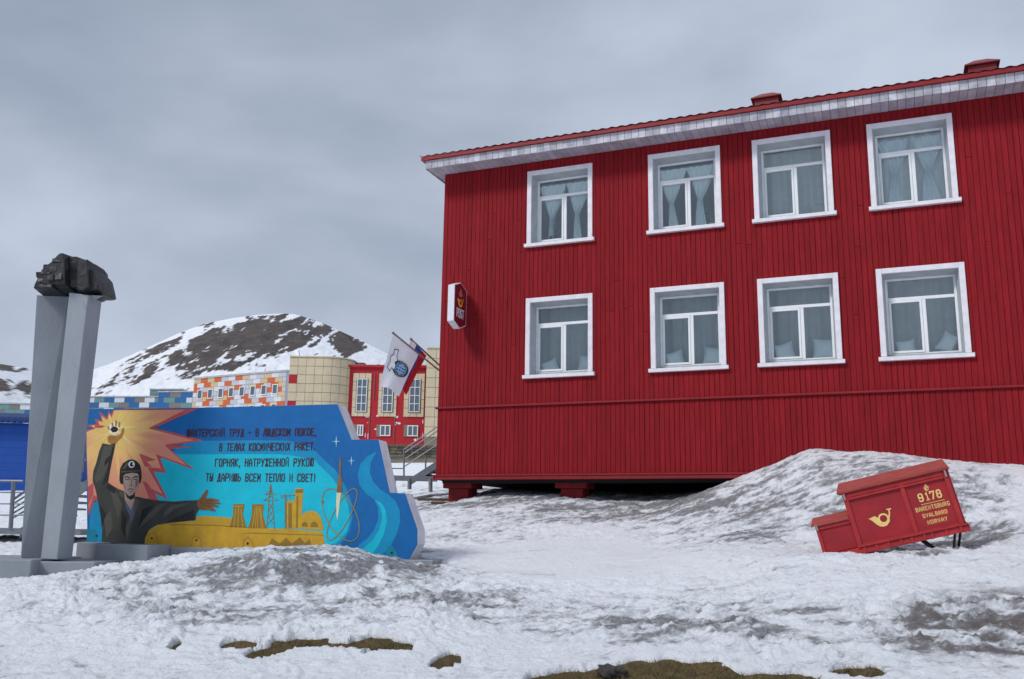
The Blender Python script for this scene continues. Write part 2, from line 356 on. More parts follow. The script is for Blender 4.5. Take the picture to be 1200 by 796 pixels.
def snow_mat():
    m = bpy.data.materials.new('snow_surface'); m.use_nodes = True; t = m.node_tree; b = t.nodes['Principled BSDF']
    b.inputs['Roughness'].default_value = 0.55; b.inputs['Specular IOR Level'].default_value = 0.35
    tcn = N(t, 'ShaderNodeTexCoord'); mpn = N(t, 'ShaderNodeMapping'); mpn.inputs['Scale'].default_value = (1, 1.5, 1.5); t.links.new(tcn.outputs['Object'], mpn.inputs[0])
    n = N(t, 'ShaderNodeTexNoise'); n.inputs['Scale'].default_value = 16; n.inputs['Detail'].default_value = 9; n.inputs['Roughness'].default_value = 0.72
    t.links.new(mpn.outputs[0], n.inputs[0])
    ad = N(t, 'ShaderNodeMath', operation='MULTIPLY_ADD'); ad.inputs[1].default_value = 1.5; t.links.new(n.outputs['Fac'], ad.inputs[0])
    sb = N(t, 'ShaderNodeMath', operation='ADD'); sb.inputs[1].default_value = -0.92
    t.links.new(attr_node(t, 'dirt_and_shade'), sb.inputs[0]); t.links.new(sb.outputs[0], ad.inputs[2])
    r = N(t, 'ShaderNodeValToRGB'); e = r.color_ramp.elements
    e[0].position = 0.05; e[0].color = (0.87, 0.905, 0.96, 1); e[1].position = 0.95; e[1].color = (0.17, 0.17, 0.185, 1)
    k = r.color_ramp.elements.new(0.35); k.color = (0.66, 0.69, 0.74, 1)
    k = r.color_ramp.elements.new(0.65); k.color = (0.34, 0.35, 0.37, 1)
    t.links.new(ad.outputs[0], r.inputs[0])
    mxn = N(t, 'ShaderNodeMix', data_type='RGBA'); t.links.new(attr_node(t, 'brown'), mxn.inputs[0]); t.links.new(r.outputs[0], mxn.inputs[6]); mxn.inputs[7].default_value = (0.13, 0.105, 0.10, 1)
    t.links.new(mxn.outputs[2], b.inputs['Base Color'])
    n2 = N(t, 'ShaderNodeTexNoise'); n2.inputs['Scale'].default_value = 28; n2.inputs['Detail'].default_value = 8; n2.inputs['Roughness'].default_value = 0.7
    t.links.new(mpn.outputs[0], n2.inputs[0])
    bp = N(t, 'ShaderNodeBump'); bp.inputs['Strength'].default_value = 1.0; bp.inputs['Distance'].default_value = 0.038
    t.links.new(n2.outputs['Fac'], bp.inputs['Height']); t.links.new(bp.outputs[0], b.inputs['Normal'])
    return m
SNOW = snow_mat()
tag(grid_obj('snow_cover', X2, Y2, Z, {'dirt_and_shade': D, 'brown': BR}, SNOW), kind='structure')
EARTH = mat('dead_grass_earth', (0.13, 0.088, 0.042), 0.95, nscale=5, col2=(0.045, 0.034, 0.018), bump=1.0, bscale=30)
ii = np.unique(np.concatenate([np.arange(0, 12), np.arange(12, len(us)-12, 5), np.arange(len(us)-12, len(us))]))
jj = np.unique(np.concatenate([np.arange(0, 12), np.arange(12, len(ysn)-80, 3), np.arange(len(ysn)-80, len(ysn), 2), [len(ysn)-1]]))
farlow = sstep(12, 14, Y2)*0.3
tag(grid_obj('ground', X2[np.ix_(ii, jj)], Y2[np.ix_(ii, jj)], (Zg-farlow)[np.ix_(ii, jj)], {}, EARTH), kind='structure')
# dead grass on the bare patches (stuff)
rs = np.random.RandomState(3)
GR1 = mat('dead_grass_blade', (0.21, 0.15, 0.068), 0.9, nscale=8, col2=(0.08, 0.075, 0.02))
cand = np.argwhere((EM > 0.8) & (Y2 < 11.5)); sel = cand[rs.randint(0, len(cand), 16000)]
gv = []; gf = []
for k, (i, j) in enumerate(sel):
    x, y, z = X2[i, j]+rs.uniform(-.02, .02), Y2[i, j]+rs.uniform(-.02, .02), Zg[i, j]
    a = rs.uniform(0, 6.28); h = rs.uniform(.012, .05); w = .0025; l = rs.uniform(-.05, .05); l2 = rs.uniform(-.05, .05)
    cx, sy_ = math.cos(a)*w, math.sin(a)*w
    gv += [(x-cx, y-sy_, z-.005), (x+cx, y+sy_, z-.005), (x+l, y+l2, z+h)]; gf.append((3*k, 3*k+1, 3*k+2))
gm = bpy.data.meshes.new('dead_grass'); gm.from_pydata(gv, [], gf); gm.materials.append(GR1)
go = bpy.data.objects.new('dead_grass', gm); COL.objects.link(go)
tag(go, 'short brown dead grass showing through the melted snow', 'grass', kind='stuff')
def stone(px, py, Y, r, label, mcol):
    bm = bmesh.new(); bmesh.ops.create_icosphere(bm, subdivisions=3, radius=1)
    for v in bm.verts:
        c = v.co.copy(); nn = 1+0.35*math.sin(c.x*3+px)*math.cos(c.y*4+1)+0.15*math.sin(c.z*9+c.x*7)
        v.co = Vector((c.x*nn*r*1.2, c.y*nn*r, c.z*nn*r*0.6))
    me = bpy.data.meshes.new('stone'); bm.to_mesh(me); bm.free(); me.materials.append(mcol)
    for p_ in me.polygons: p_.use_smooth = True
    o = bpy.data.objects.new('stone', me); COL.objects.link(o); o.location = at(px, py, Y)
    return tag(o, label, 'stone')
STONE = mat('dark_stone', (0.06, 0.055, 0.05), 0.9, var=0.4, nscale=15, bump=0.8)
c = at(716, 786, 8.1); z = base_z(c.x, c.y)
s_ = stone(716, 786, 8.1, .10, 'dark grey stone in the brown patch at the bottom edge', STONE); s_.location.z = z-.01
# ---------------------------------------------------------------- red building
YAW = -0.3923
BO = Vector((-1.5965, 20.163, ZC))
BD = Vector((math.cos(YAW), math.sin(YAW), 0)); BN = Vector((-math.sin(YAW), math.cos(YAW), 0))
def bw(x, y, z): return BO+BD*x+BN*y+Vector((0, 0, z))     # building frame -> world; x along the wall, y into it, z over eye height
BZ = 0.55
bld = empty('red_building', BO+Vector((0, 0, BZ)), YAW, 'long red wooden building on short piers with white framed windows', 'building')
def bp(mb, name, mats, parent=None, **kw):
    o = mb.build(name, mats, bld if parent is None else parent, **kw)
    if parent is None: o.location = (0, 0, -BZ)
    return o
WX = [2.047, 4.774, 6.915, 9.082]; WZ = [3.16, 6.06]; WW, WH = 1.50, 1.67
LEN, DEP = 17.0, 10.0; ZG0, ZB0, ZE0 = 0.966, 2.514, 7.95
holes = [(x+.09, x+WW-.09, z, z+WH-.09) for x in WX for z in WZ]
back = MB()
xs = sorted(set([0, LEN]+[h[0] for h in holes]+[h[1] for h in holes])); zs = sorted(set([ZG0, ZE0]+[h[2] for h in holes]+[h[3] for h in holes]))
for i in range(len(xs)-1):
    run = None
    for j in range(len(zs)-1):
        cx, cz = (xs[i]+xs[i+1])/2, (zs[j]+zs[j+1])/2
        if any(h[0] < cx < h[1] and h[2] < cz < h[3] for h in holes): continue
        back.box(xs[i], xs[i+1], .022, .20, zs[j], zs[j+1])
bp(back, 'wall', REDDARK)
boards = []
rb = random.Random(4); pitch = 0.1005; nb = int(LEN/pitch)
for i in range(nb):
    x0 = i*pitch+rb.uniform(0, .002); x1 = (i+1)*pitch-rb.choice((.0025, .003, .004, .006))
    boards.append((x0, x1, ZG0+.10, ZB0-.012))
    cuts = [ZB0+.035, ZE0]
    segs = [(cuts[0], cuts[1])]
    for h in holes:
        if x1 > h[0]-.01 and x0 < h[1]+.01:
            ns = []
            for a, b in segs:
                if h[2] > a and h[3] < b: ns += [(a, h[2]-.04), (h[3]+.03, b)]
                else: ns.append((a, b))
            segs = ns
    for a, b in segs:
        if b-a > 2.6 and rb.random() < .55:
            c_ = a+(b-a)*rb.uniform(.2, .8); boards += [(x0, x1, a, c_-.004), (x0, x1, c_+.004, b)]
        else: boards.append((x0, x1, a, b))
def board_mb(mb, x0, x1, z0, z1, dy=0.0):
    e = .006
    p = [(x0, .022), (x0, dy+e), (x0+e, dy), (x1-e, dy), (x1, dy+e), (x1, .022)]
    vs = [(a, b, z0) for a, b in p]+[(a, b, z1) for a, b in p]
    fs = [(k, (k+1) % 6, (k+1) % 6+6, k+6) for k in range(6)]+[(5, 4, 3, 2, 1, 0), (6, 7, 8, 9, 10, 11)]
    return mb.add(vs, fs)
boards.sort(key=lambda b: (b[0] > 12.1, -(b[3]-b[2])))
rest = MB()
for k, b in enumerate(boards):
    dy = rb.uniform(-.003, .003)
    if k < 296:
        bp(board_mb(MB(), *b, dy), 'board', RED)
    else: board_mb(rest, *b, dy)
bp(rest, 'boards', RED, kind='stuff')
bp(MB().box(-.03, LEN+.03, -.04, .02, ZG0, ZG0+.11).box(-.05, LEN+.05, -.06, .02, ZG0+.075, ZG0+.11), 'skirting', REDTRIM, bevel=.006)
bp(MB().box(-.04, LEN+.04, -.05, .02, ZB0-.012, ZB0+.032), 'drip_board', REDTRIM, bevel=.006)
# left end wall and back wall, boarded as panels
ew = MB()
ew.box(0.0, .02, .022, DEP, ZG0, ZE0)
for i in range(int(DEP/pitch)):
    y0 = .025+i*pitch; ew.box(-.02, 0.0, y0, min(DEP, y0+pitch-.009), ZG0+.1, ZE0)
ew.box(0, LEN, DEP-.02, DEP, ZG0, ZE0).box(LEN-.02, LEN, .2, DEP-.02, ZG0, ZE0)
bp(ew, 'end_wall', RED, kind='stuff')
bp(MB().box(-.05, -.0205, -.06, DEP, ZG0, ZG0+.11), 'end_skirting', REDTRIM)
bp(MB().box(-.05, -.0205, -.05, DEP, ZB0-.012, ZB0+.032), 'end_drip_board', REDTRIM)
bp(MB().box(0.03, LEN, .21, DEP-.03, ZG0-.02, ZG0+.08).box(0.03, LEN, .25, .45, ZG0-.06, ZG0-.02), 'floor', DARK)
bp(MB().box(5.0, LEN, 6.5, 6.6, -.9, ZG0-.02).box(3.4, 3.8, 3.6, 3.9, -.9, ZG0-.02), 'crawl_space_shade_wall', DARK)  # added dark wall, closes off the light under the floor
for x, w, dp in [(0.02, .68, .30), (2.62, .68, .30), (2.25, .5, 3.0), (0.2, .6, 5.5), (8.2, .68, .3), (11, .68, .3)]:
    pr = bp(MB().box(x+.1, x+w-.1, dp+.08, dp+.55, -.3, .80), 'pier', PIERM if dp < 1 else DARK, bevel=.01)  # rear piers have their shade put into the colour
    q = MB().box(x, x+w, dp, dp+.62, .80, ZG0-.022).build('pier_cap', PIERM if dp < 1 else DARK, pr, bevel=.01)
# eaves
for i in range(int((LEN+.3)/.15)):
    x0 = -.24+i*.15
    bp(MB().box(x0, x0+.142, -.52+rb.uniform(-.003, .003), -.505, 7.93+rb.uniform(-.004, .004), 8.115), 'fascia_board', FASCIA)
    bp(MB().box(x0, x0+.143, -.50, .02, 7.952, 7.972), 'soffit_board', SOFFIT)
es = MB()
for i in range(int(DEP/.15)):
    es.box(-.235, -.022, .03+i*.15, .173+i*.15, 7.952, 7.972); 
bp(es, 'end_soffit', SOFFIT)
ef = MB()
for i in range(int((DEP+.5)/.15)):
    ef.box(-.262, -.247, -.50+i*.15, -.50+i*.15+.142, 7.93, 8.115)
bp(ef, 'end_fascia', FASCIA)
bp(MB().box(-.26, LEN, -.58, -.52, 8.118, 8.195).box(-.34, -.265, -.58, DEP, 8.118, 8.195).box(-.24, LEN, -.50, .0, 8.118, 8.13), 'eaves_flashing', REDTRIM)
rf = MB(); nx = int((LEN+.5)/.0205); 
rows = [(-.597, 8.208), (4.9, 8.212+.30*5.52)]
vs = []; 
for (y, z) in rows:
    for i in range(nx+1):
        x = -.38+i*.0205; vs.append((x, y, z+.011*math.sin(x*2*math.pi/.205)))
fs = [(i, i+1, nx+2+i, nx+1+i) for i in range(nx)]
top = [(v[0], v[1], v[2]+.008) for v in vs]
n_ = len(vs)
fs2 = [tuple(n_+k for k in f) for f in fs]; fr = [(i, n_+i, n_+i+1, i+1) for i in range(nx)]
rf.add(vs+top, [f[::-1] for f in fs]+fs2+fr)
rfo = bp(rf, 'roof', ROOFRED, smooth=True)
bk = MB().hexa([(-.38, 4.9, 9.80), (LEN+.1, 4.9, 9.80), (LEN+.1, 10.6, 8.1), (-.38, 10.6, 8.1), (-.38, 4.9, 9.87), (LEN+.1, 4.9, 9.87), (LEN+.1, 10.6, 8.2), (-.38, 10.6, 8.2)])
bk.build('back_slope', ROOFRED, rfo)
gb = MB().hexa([(0, 0, 7.98), (.02, 0, 7.98), (.02, DEP, 7.98), (0, DEP, 7.98), (0, 4.9, 9.7), (.02, 4.9, 9.7), (.02, 4.95, 9.7), (0, 4.95, 9.7)])
bp(gb, 'gable', REDTRIM)
def vent(x):
    v = MB().box(x, x+.50, .95, 1.35, 8.5, 9.10).build('roof_vent', ROOFRED, rfo, bevel=.008)
    a = (x-.06, .89, 9.10); h = .14
    p = [(x-.06, .89, 9.095), (x+.56, .89, 9.095), (x+.56, 1.41, 9.095), (x-.06, 1.41, 9.095), (x+.13, 1.08, 9.24), (x+.37, 1.08, 9.24), (x+.37, 1.22, 9.24), (x+.13, 1.22, 9.24)]
    c = MB().hexa(p).box(x-.065, x+.565, .885, 1.415, 9.07, 9.094)
    bp(c, 'vent_cap', ROOFRED)
    return v
vent(6.88); vent(11.02)
# windows: one built, then copied
def window(x, z):
    t = .10; e = .04
    w = MB()
    w.box(0, t, -.035, .0215, 0, WH).box(WW-t, WW, -.035, .0215, 0, WH).box(t, WW-t, -.032, .0215, WH-t, WH)
    w0 = bp(w, 'window', WHITE, bevel=.005)
    w0.location = (x, 0, z-BZ)
    MB().hexa([(-.045, -.08, -.085), (WW+.045, -.08, -.085), (WW+.045, .02, -.085), (-.045, .02, -.085), (-.045, -.08, -.012), (WW+.045, -.08, -.012), (WW+.045, .02, -.002), (-.045, .02, -.002)]).build('sill', WHITE, w0, bevel=.005)
    # splayed reveal (four panels)
    a0, a1, b0, b1 = t+.0, WW-t, .0, WH-t; i0, i1, j0, j1 = t+.05, WW-t-.05, .035, WH-t-.05; D0 = .29
    rv = MB()
    def pan(p): rv.add(p, [(0, 1, 2, 3)])
    pan([(a0, .0, b0), (a0, .0, b1), (i0, D0, j1), (i0, D0, j0)]); pan([(a1, .0, b1), (a1, .0, b0), (i1, D0, j0), (i1, D0, j1)])
    pan([(a0, .0, b1), (a1, .0, b1), (i1, D0, j1), (i0, D0, j1)]); pan([(a1, .0, b0), (a0, .0, b0), (i0, D0, j0), (i1, D0, j0)])
    rv.build('reveal', REVEAL, w0)
    MB().box(i0-.02, i1+.02, .19, .235, j0, j0+.03).build('inner_sill', REVEAL, w0)
    f = MB(); y0, y1 = D0-.04, D0+.03; ft = .035
    f.box(i0-.01, i0+ft, y0, y1, j0+.03, j1+.005).box(i1-ft, i1+.01, y0, y1, j0+.03, j1+.005).box(i0+ft, i1-ft, y0, y1, j1-ft, j1+.005).box(i0+ft, i1-ft, y0, y1, j0+.03, j0+.06)
    zt = j0+(j1-j0)*.735; xm = i0+(i1-i0)*.535
    f.box(i0+ft, i1-ft, y0-.004, y1, zt-.03, zt+.03).box(xm-.032, xm+.032, y0-.002, y1, j0+.06, zt-.03)
    f.build('frame', PVC, w0, bevel=.004)
    s_ = MB(); x0_, x1_, z0_, z1_ = i0+ft+.002, xm-.034, j0+.062, zt-.032; k = .042
    s_.box(x0_, x0_+k, y0-.012, y1, z0_, z1_).box(x1_-k, x1_, y0-.012, y1, z0_, z1_).box(x0_+k, x1_-k, y0-.012, y1, z1_-k, z1_).box(x0_+k, x1_-k, y0-.012, y1, z0_, z0_+k)
    s_.build('sash', PVC, w0, bevel=.004)
    for q in [(i0+ft, i1-ft, zt+.03, j1-ft), (x0_+k, x1_-k, z0_+k, z1_-k), (xm+.032, i1-ft, j0+.06, zt-.03)]:
        MB().box(q[0], q[1], D0-.01, D0-.004, q[2], q[3]).build('pane', GLASS, w0)
    return w0
def roombox(x, z):
    r_ = MB(); x0, x1, z0, z1, y0, y1 = x-.25, x+WW+.25, z-.55, z+WH+.35, .33, 2.6
    vs = [(a, b, c) for c in (z0, z1) for b in (y0, y1) for a in (x0, x1)]
    r_.add(vs, [(0, 1, 3, 2), (4, 6, 7, 5), (2, 3, 7, 6), (0, 2, 6, 4), (1, 5, 7, 3)])
    bp(r_, 'room', ROOMM)
    fw = MB(); hx0, hx1, hz0, hz1 = x+.13, x+WW-.13, z+.02, z+WH-.13
    fw.box(x0, hx0, .28, .33, z0, z1).box(hx1, x1, .28, .33, z0, z1).box(hx0, hx1, .28, .33, z0, hz0).box(hx0, hx1, .28, .33, hz1, z1)
    bp(fw, 'room_wall', ROOMM)
w0 = window(WX[0], WZ[0]); kids = [c for c in bpy.data.objects if c.parent == w0]
for x in WX:
    for z in WZ:
        roombox(x, z)
        if (x, z) == (WX[0], WZ[0]): continue
        c = w0.copy(); COL.objects.link(c); c.location = (x, 0, z-BZ)
        for kk in kids:
            d_ = kk.copy(); COL.objects.link(d_); d_.parent = c
# curtains and pillows behind the panes
def cloth_at(name, pos, pts_fn, nu, nv, material, label, cat, group=None):
    vs = []; fs = []
    for j in range(nv+1):
        for i in range(nu+1): vs.append(pts_fn(i/nu, j/nv))
    for j in range(nv):
        for i in range(nu): a = j*(nu+1)+i; fs.append((a, a+1, a+nu+2, a+nu+1))
    o = MB().add(vs, fs).build(name, material, None, smooth=True); o.location = pos; o.rotation_euler = (0, 0, YAW)
    return tag(o, label, cat, group)
def tied(wx, wz, cx, top, waist, zt, zw, zb, bot, material, label, ph=0.0):
    # curtain gathered at zw
    def f(u, v):
        z = zt+(zb-zt)*v
        k = (z-zw)/(zt-zw) if z > zw else (zw-z)/(zw-zb)
        w = waist+((top if z > zw else bot)-waist)*(k**.85)
        amp = .018+.012*(1-k)
        return ((u-.5)*w + .02*math.sin(v*5+ph), amp*math.sin(u*26+ph+v*2), z)
    cloth_at('curtain', bw(wx+cx, .335, wz), f, 40, 26, material, label, 'curtain')
U, L = WZ[1], WZ[0]
names = ['first', 'second', 'third', 'fourth']
tied(WX[0], U, .46, .62, .06, 1.42, .62, .25, .10, CLOTH, 'white tied curtain on the left in the upper window nearest the corner', .3)
tied(WX[0], U, 1.06, .60, .09, 1.42, .68, .10, .20, CLOTH, 'white tied curtain on the right in the upper window nearest the corner', 1.3)
tied(WX[1], U, .43, .62, .09, 1.42, .66, .10, .22, CLOTH, 'left of two bright tied curtains in the second upper window', 2.3)
tied(WX[1], U, 1.02, .62, .10, 1.42, .70, .10, .24, CLOTH, 'right of two bright tied curtains in the second upper window', .9)
tied(WX[3], U, .45, .58, .10, 1.42, .72, .08, .30, SHEERL, 'left of two faint sheer tied curtains in the upper window farthest right', .2)
tied(WX[3], U, 1.06, .60, .10, 1.42, .72, .08, .34, SHEERL, 'right of two faint sheer tied curtains in the upper window farthest right', 1.9)
def drape(wx, wz, label, y=.40, material=SHEER):
    cloth_at('net_curtain', bw(wx+.75, y, wz), lambda u, v: ((u-.5)*1.75, .03*math.sin(u*44), 1.68-1.9*v), 90, 3, material, label, 'net curtain')
drape(WX[2], U, 'grey net curtain hanging in the third upper window', y=.62)
drape(WX[3], U, 'grey net curtain behind the sheer curtains, upper window farthest right')
pos = ['lower window nearest the corner', 'second lower window from the corner', 'third lower window from the corner', 'lower window farthest right']
for i in range(4): drape(WX[i], L, 'grey net curtain hanging in the '+pos[i], y=.75)
def pillow(wx, wz, cx, w, h, label, lean=.08, rot=.12):
    n = 12; vs = []; fs = []
    for s_ in (-1, 1):
        for j in range(n+1):
            for i in range(n+1):
                u, v = i/n*2-1, j/n*2-1
                t_ = .06*(max(0, 1-u**4)*max(0, 1-v**4))**.6
                pin = 1-.13*(1-abs(u))*0 - .10*(1-u*u)*0
                vs.append((u*w/2*(1-.10*(1-v*v)), s_*t_, v*h/2*(1-.12*(1-u*u))))
        b0 = 0 if s_ < 0 else (n+1)**2
        for j in range(n):
            for i in range(n):
                a = b0+j*(n+1)+i; q = (a, a+1, a+n+2, a+n+1); fs.append(q if s_ < 0 else q[::-1])
    o = MB().add(vs, fs).build('pillow', CLOTH, None, smooth=True)
    o.location = bw(wx+cx, .37, wz+.07+h*.5); o.rotation_euler = Matrix.Rotation(YAW, 4, 'Z').to_euler()
    o.rotation_euler = (Matrix.Rotation(YAW, 4, 'Z') @ Matrix.Rotation(rot, 4, 'Y') @ Matrix.Rotation(-lean, 4, 'X')).to_euler()
    return tag(o, label, 'pillow')
for i, (a, b) in enumerate([((.42, .38, .30, -.35), (1.23, .34, .36, .10)), ((.40, .38, .34, -.25), (1.18, .40, .38, .12)), ((.42, .38, .38, -.22), (1.16, .42, .42, .05)), ((.44, .34, .30, -.1), (1.15, .30, .40, .55))]):
    pillow(WX[i], L, a[0], a[1], a[2], 'white pillow standing on the left in the '+pos[i], rot=a[3])
    pillow(WX[i], L, b[0], b[1], b[2], 'white pillow standing on the right in the '+pos[i], rot=b[3])
# small things on the sills
BOXM = mat('pale_cardboard', (0.55, 0.55, 0.50), 0.9, var=0.1)
o = MB().box(-.13, .13, 0, .10, 0, .17).box(-.03, .09, .01, .09, .17, .20).build('paper_box', BOXM, None, bevel=.006, label='small pale paper box in the right corner of the third upper window', cat='box')
o.location = bw(WX[2]+1.18, .38, U+.10); o.rotation_euler = (0, 0, YAW)
lad = empty('wooden_rack', bw(WX[0]+.42, .42, U+.22), YAW, 'small white ladder-like rack in the upper window nearest the corner', 'rack')
for s_ in (-1, 1): MB().tube((s_*.05-.02, 0, 0), (s_*.05+.02, 0, .52), .009).build('rail', PVC, lad)
for k in range(4): MB().tube((-.085+.012*k, 0, .06+.13*k), (.075+.012*k, 0, .08+.13*k), .008).build('rung', PVC, lad)
PLANT = mat('houseplant_leaf', (0.12, 0.20, 0.12), 0.7, var=0.3)
def houseplant(x, z, lab, n, h, seed):
    rr = random.Random(seed); mb = MB()
    for k in range(n):
        a = rr.uniform(0, 6.28); l = h*rr.uniform(.5, 1); bx_, by_ = math.cos(a)*l*.5, math.sin(a)*l*.12
        p0 = Vector((0, 0, .1)); p1 = Vector((bx_*.4, by_*.4, l*.7)); p2 = Vector((bx_, by_, l*.8)); w_ = .012
        mb.add([p0+Vector((-w_, 0, 0)), p0+Vector((w_, 0, 0)), p1+Vector((w_, 0, 0)), p1-Vector((w_, 0, 0)), p2], [(0, 1, 2, 3), (3, 2, 4)])
    t_ = empty('houseplant', bw(x, .45, z), YAW, lab, 'plant')
    mb.build('leaves', PLANT, t_, kind='stuff')
    MB().add([(math.cos(i*math.pi/4)*r_, math.sin(i*math.pi/4)*r_, zz) for r_, zz in ((.05, 0), (.07, .11)) for i in range(8)], [(i, (i+1) % 8, 8+(i+1) % 8, 8+i) for i in range(8)]+[tuple(range(15, 7, -1))[::-1]]).build('pot', BOXM, t_)
houseplant(WX[1]+1.22, U+.08, 'thin-leaved houseplant in the right half of the second upper window', 16, .5, 3)
houseplant(WX[1]+.27, U+.08, 'small leafy houseplant in the left corner of the second upper window', 22, .2, 5)
houseplant(WX[0]+.66, U+.08, 'houseplant with drooping leaves in the upper window nearest the corner', 24, .45, 9)

# ---------------------------------------------------------------- stroke lettering (block capitals painted on)
G = {
'А': [[(0, 0), (.0, .72), (.5, 1), (1, .72), (1, 0)], [(0, .38), (1, .38)]], 'Х': [[(0, 0), (1, 1)], [(0, 1), (1, 0)]],
'Т': [[(0, 1), (1, 1)], [(.5, 0), (.5, 1)]], 'Е': [[(1, 0), (0, 0), (0, 1), (1, 1)], [(0, .52), (.8, .52)]],
'Р': [[(0, 0), (0, 1), (.8, 1), (1, .85), (1, .6), (.8, .45), (0, .45)]], 'С': [[(1, .2), (.8, 0), (.2, 0), (0, .2), (0, .8), (.2, 1), (.8, 1), (1, .8)]],
'К': [[(0, 0), (0, 1)], [(1, 1), (.1, .5), (1, 0)]], 'И': [[(0, 1), (0, 0), (1, 1), (1, 0)]], 'Й': [[(0, 1), (0, 0), (1, 1), (1, 0)], [(.3, 1.16), (.7, 1.16)]],
'У': [[(0, 1), (.5, .38)], [(1, 1), (.35, 0), (.1, 0)]], 'Д': [[(-.05, -.12), (-.05, 0), (1.05, 0), (1.05, -.12)], [(.15, 0), (.5, 1), (.85, 1), (.85, 0)]],
'В': [[(0, 0), (0, 1), (.75, 1), (.95, .85), (.95, .65), (.75, .52), (0, .52)], [(.75, .52), (1, .38), (1, .15), (.8, 0), (0, 0)]],
'Л': [[(0, 0), (.45, 1), (1, 1), (1, 0)]], 'Ю': [[(0, 0), (0, 1)], [(0, .5), (.4, .5)], [(.4, .15), (.4, .85), (.6, 1), (.95, 1), (1.1, .85), (1.1, .15), (.95, 0), (.6, 0), (.4, .15)]],
'О': [[(.2, 0), (.8, 0), (1, .15), (1, .85), (.8, 1), (.2, 1), (0, .85), (0, .15), (.2, 0)]], 'М': [[(0, 0), (0, 1), (.5, .35), (1, 1), (1, 0)]],
'П': [[(0, 0), (0, 1), (1, 1), (1, 0)]], 'Ч': [[(0, 1), (0, .6), (.2, .45), (1, .45)], [(1, 0), (1, 1)]], 'Г': [[(0, 0), (0, 1), (1, 1)]],
'Н': [[(0, 0), (0, 1)], [(1, 0), (1, 1)], [(0, .5), (1, .5)]], 'Я': [[(1, 0), (1, 1), (.2, 1), (0, .85), (0, .62), (.2, .47), (1, .47)], [(.45, .47), (0, 0)]],
'Ж': [[(.5, 0), (.5, 1)], [(0, 1), (.5, .5), (1, 1)], [(0, 0), (.5, .5), (1, 0)]], 'Ы': [[(0, 1), (0, 0), (.4, 0), (.6, .15), (.6, .42), (.4, .55), (0, .55)], [(1, 0), (1, 1)]],
'Ь': [[(0, 1), (0, 0), (.75, 0), (1, .15), (1, .42), (.75, .55), (0, .55)]], 'Ш': [[(0, 1), (0, 0), (1.1, 0), (1.1, 1)], [(.55, 0), (.55, 1)]],
'-': [[(.2, .48), (.8, .48)]], ',': [[(.15, .06), (.15, -.1), (.0, -.18)]], '.': [[(.1, 0), (.1, .1)]], '!': [[(.2, 1), (.2, .3)], [(.2, 0), (.2, .1)]],
'B': None, 'R': [[(0, 0), (0, 1), (.8, 1), (1, .85), (1, .62), (.8, .48), (0, .48)], [(.45, .48), (1, 0)]], 'N': [[(0, 0), (0, 1), (1, 0), (1, 1)]],
'S': [[(0, .18), (.2, 0), (.8, 0), (1, .18), (1, .38), (.8, .5), (.2, .5), (0, .65), (0, .85), (.2, 1), (.8, 1), (1, .85)]],
'U': [[(0, 1), (0, .15), (.2, 0), (.8, 0), (1, .15), (1, 1)]], 'G': [[(1, .85), (.8, 1), (.2, 1), (0, .85), (0, .15), (.2, 0), (.8, 0), (1, .15), (1, .45), (.6, .45)]],
'V': [[(0, 1), (.5, 0), (1, 1)]], 'L': [[(0, 1), (0, 0), (1, 0)]], 'D': [[(0, 0), (0, 1), (.7, 1), (1, .8), (1, .2), (.7, 0), (0, 0)]],
'W': [[(0, 1), (.25, 0), (.5, .7), (.75, 0), (1, 1)]], 'Y': [[(0, 1), (.5, .5), (1, 1)], [(.5, .5), (.5, 0)]],
'9': [[(.05, .12), (.25, 0), (.75, 0), (1, .2), (1, .85), (.78, 1), (.22, 1), (0, .85), (0, .62), (.22, .47), (1, .47)]],
'1': [[(.2, .8), (.5, 1), (.5, 0)], [(.15, 0), (.85, 0)]], '7': [[(0, .82), (0, 1), (1, 1), (.4, 0)]],
'8': [[(.22, .53), (.05, .68), (.05, .86), (.25, 1), (.75, 1), (.95, .86), (.95, .68), (.78, .53), (.22, .53), (0, .38), (0, .15), (.22, 0), (.78, 0), (1, .15), (1, .38), (.78, .53)]]}
for a, b in (('A', 'А'), ('E', 'Е'), ('T', 'Т'), ('O', 'О'), ('P', 'Р'), ('B', 'В')): G[a] = G[b]
def line_poly(mb, pts, th, y0, close=False):
    # ribbon along a polyline in XZ, mitred
    n = len(pts); P = [Vector(p) for p in pts]; lf = []; rt_ = []
    for i in range(n):
        a = P[i]-P[i-1] if i > 0 else P[1]-P[0]
        b = P[i+1]-P[i] if i < n-1 else P[-1]-P[-2]
        if a.length < 1e-7: a = b
        if b.length < 1e-7: b = a
        a = a.normalized(); b = b.normalized()
        na = Vector((-a.y, a.x)); nb_ = Vector((-b.y, b.x)); mm = na+nb_
        if mm.length < .3: mm = na
        mm.normalize(); k = th/2/max(.45, mm.dot(na))
        q = P[i].copy()
        if i == 0: q -= a*th*.5*(0 if close else 1)
        if i == n-1: q += b*th*.5*(0 if close else 1)
        lf.append(q+mm*k); rt_.append(q-mm*k)
    b0 = len(mb.v); mb.v += [(p.x, y0, p.y) for p in lf]+[(p.x, y0, p.y) for p in rt_]
    for i in range(n-1): mb.f.append((b0+n+i, b0+n+i+1, b0+i+1, b0+i)); mb.mi.append(0)
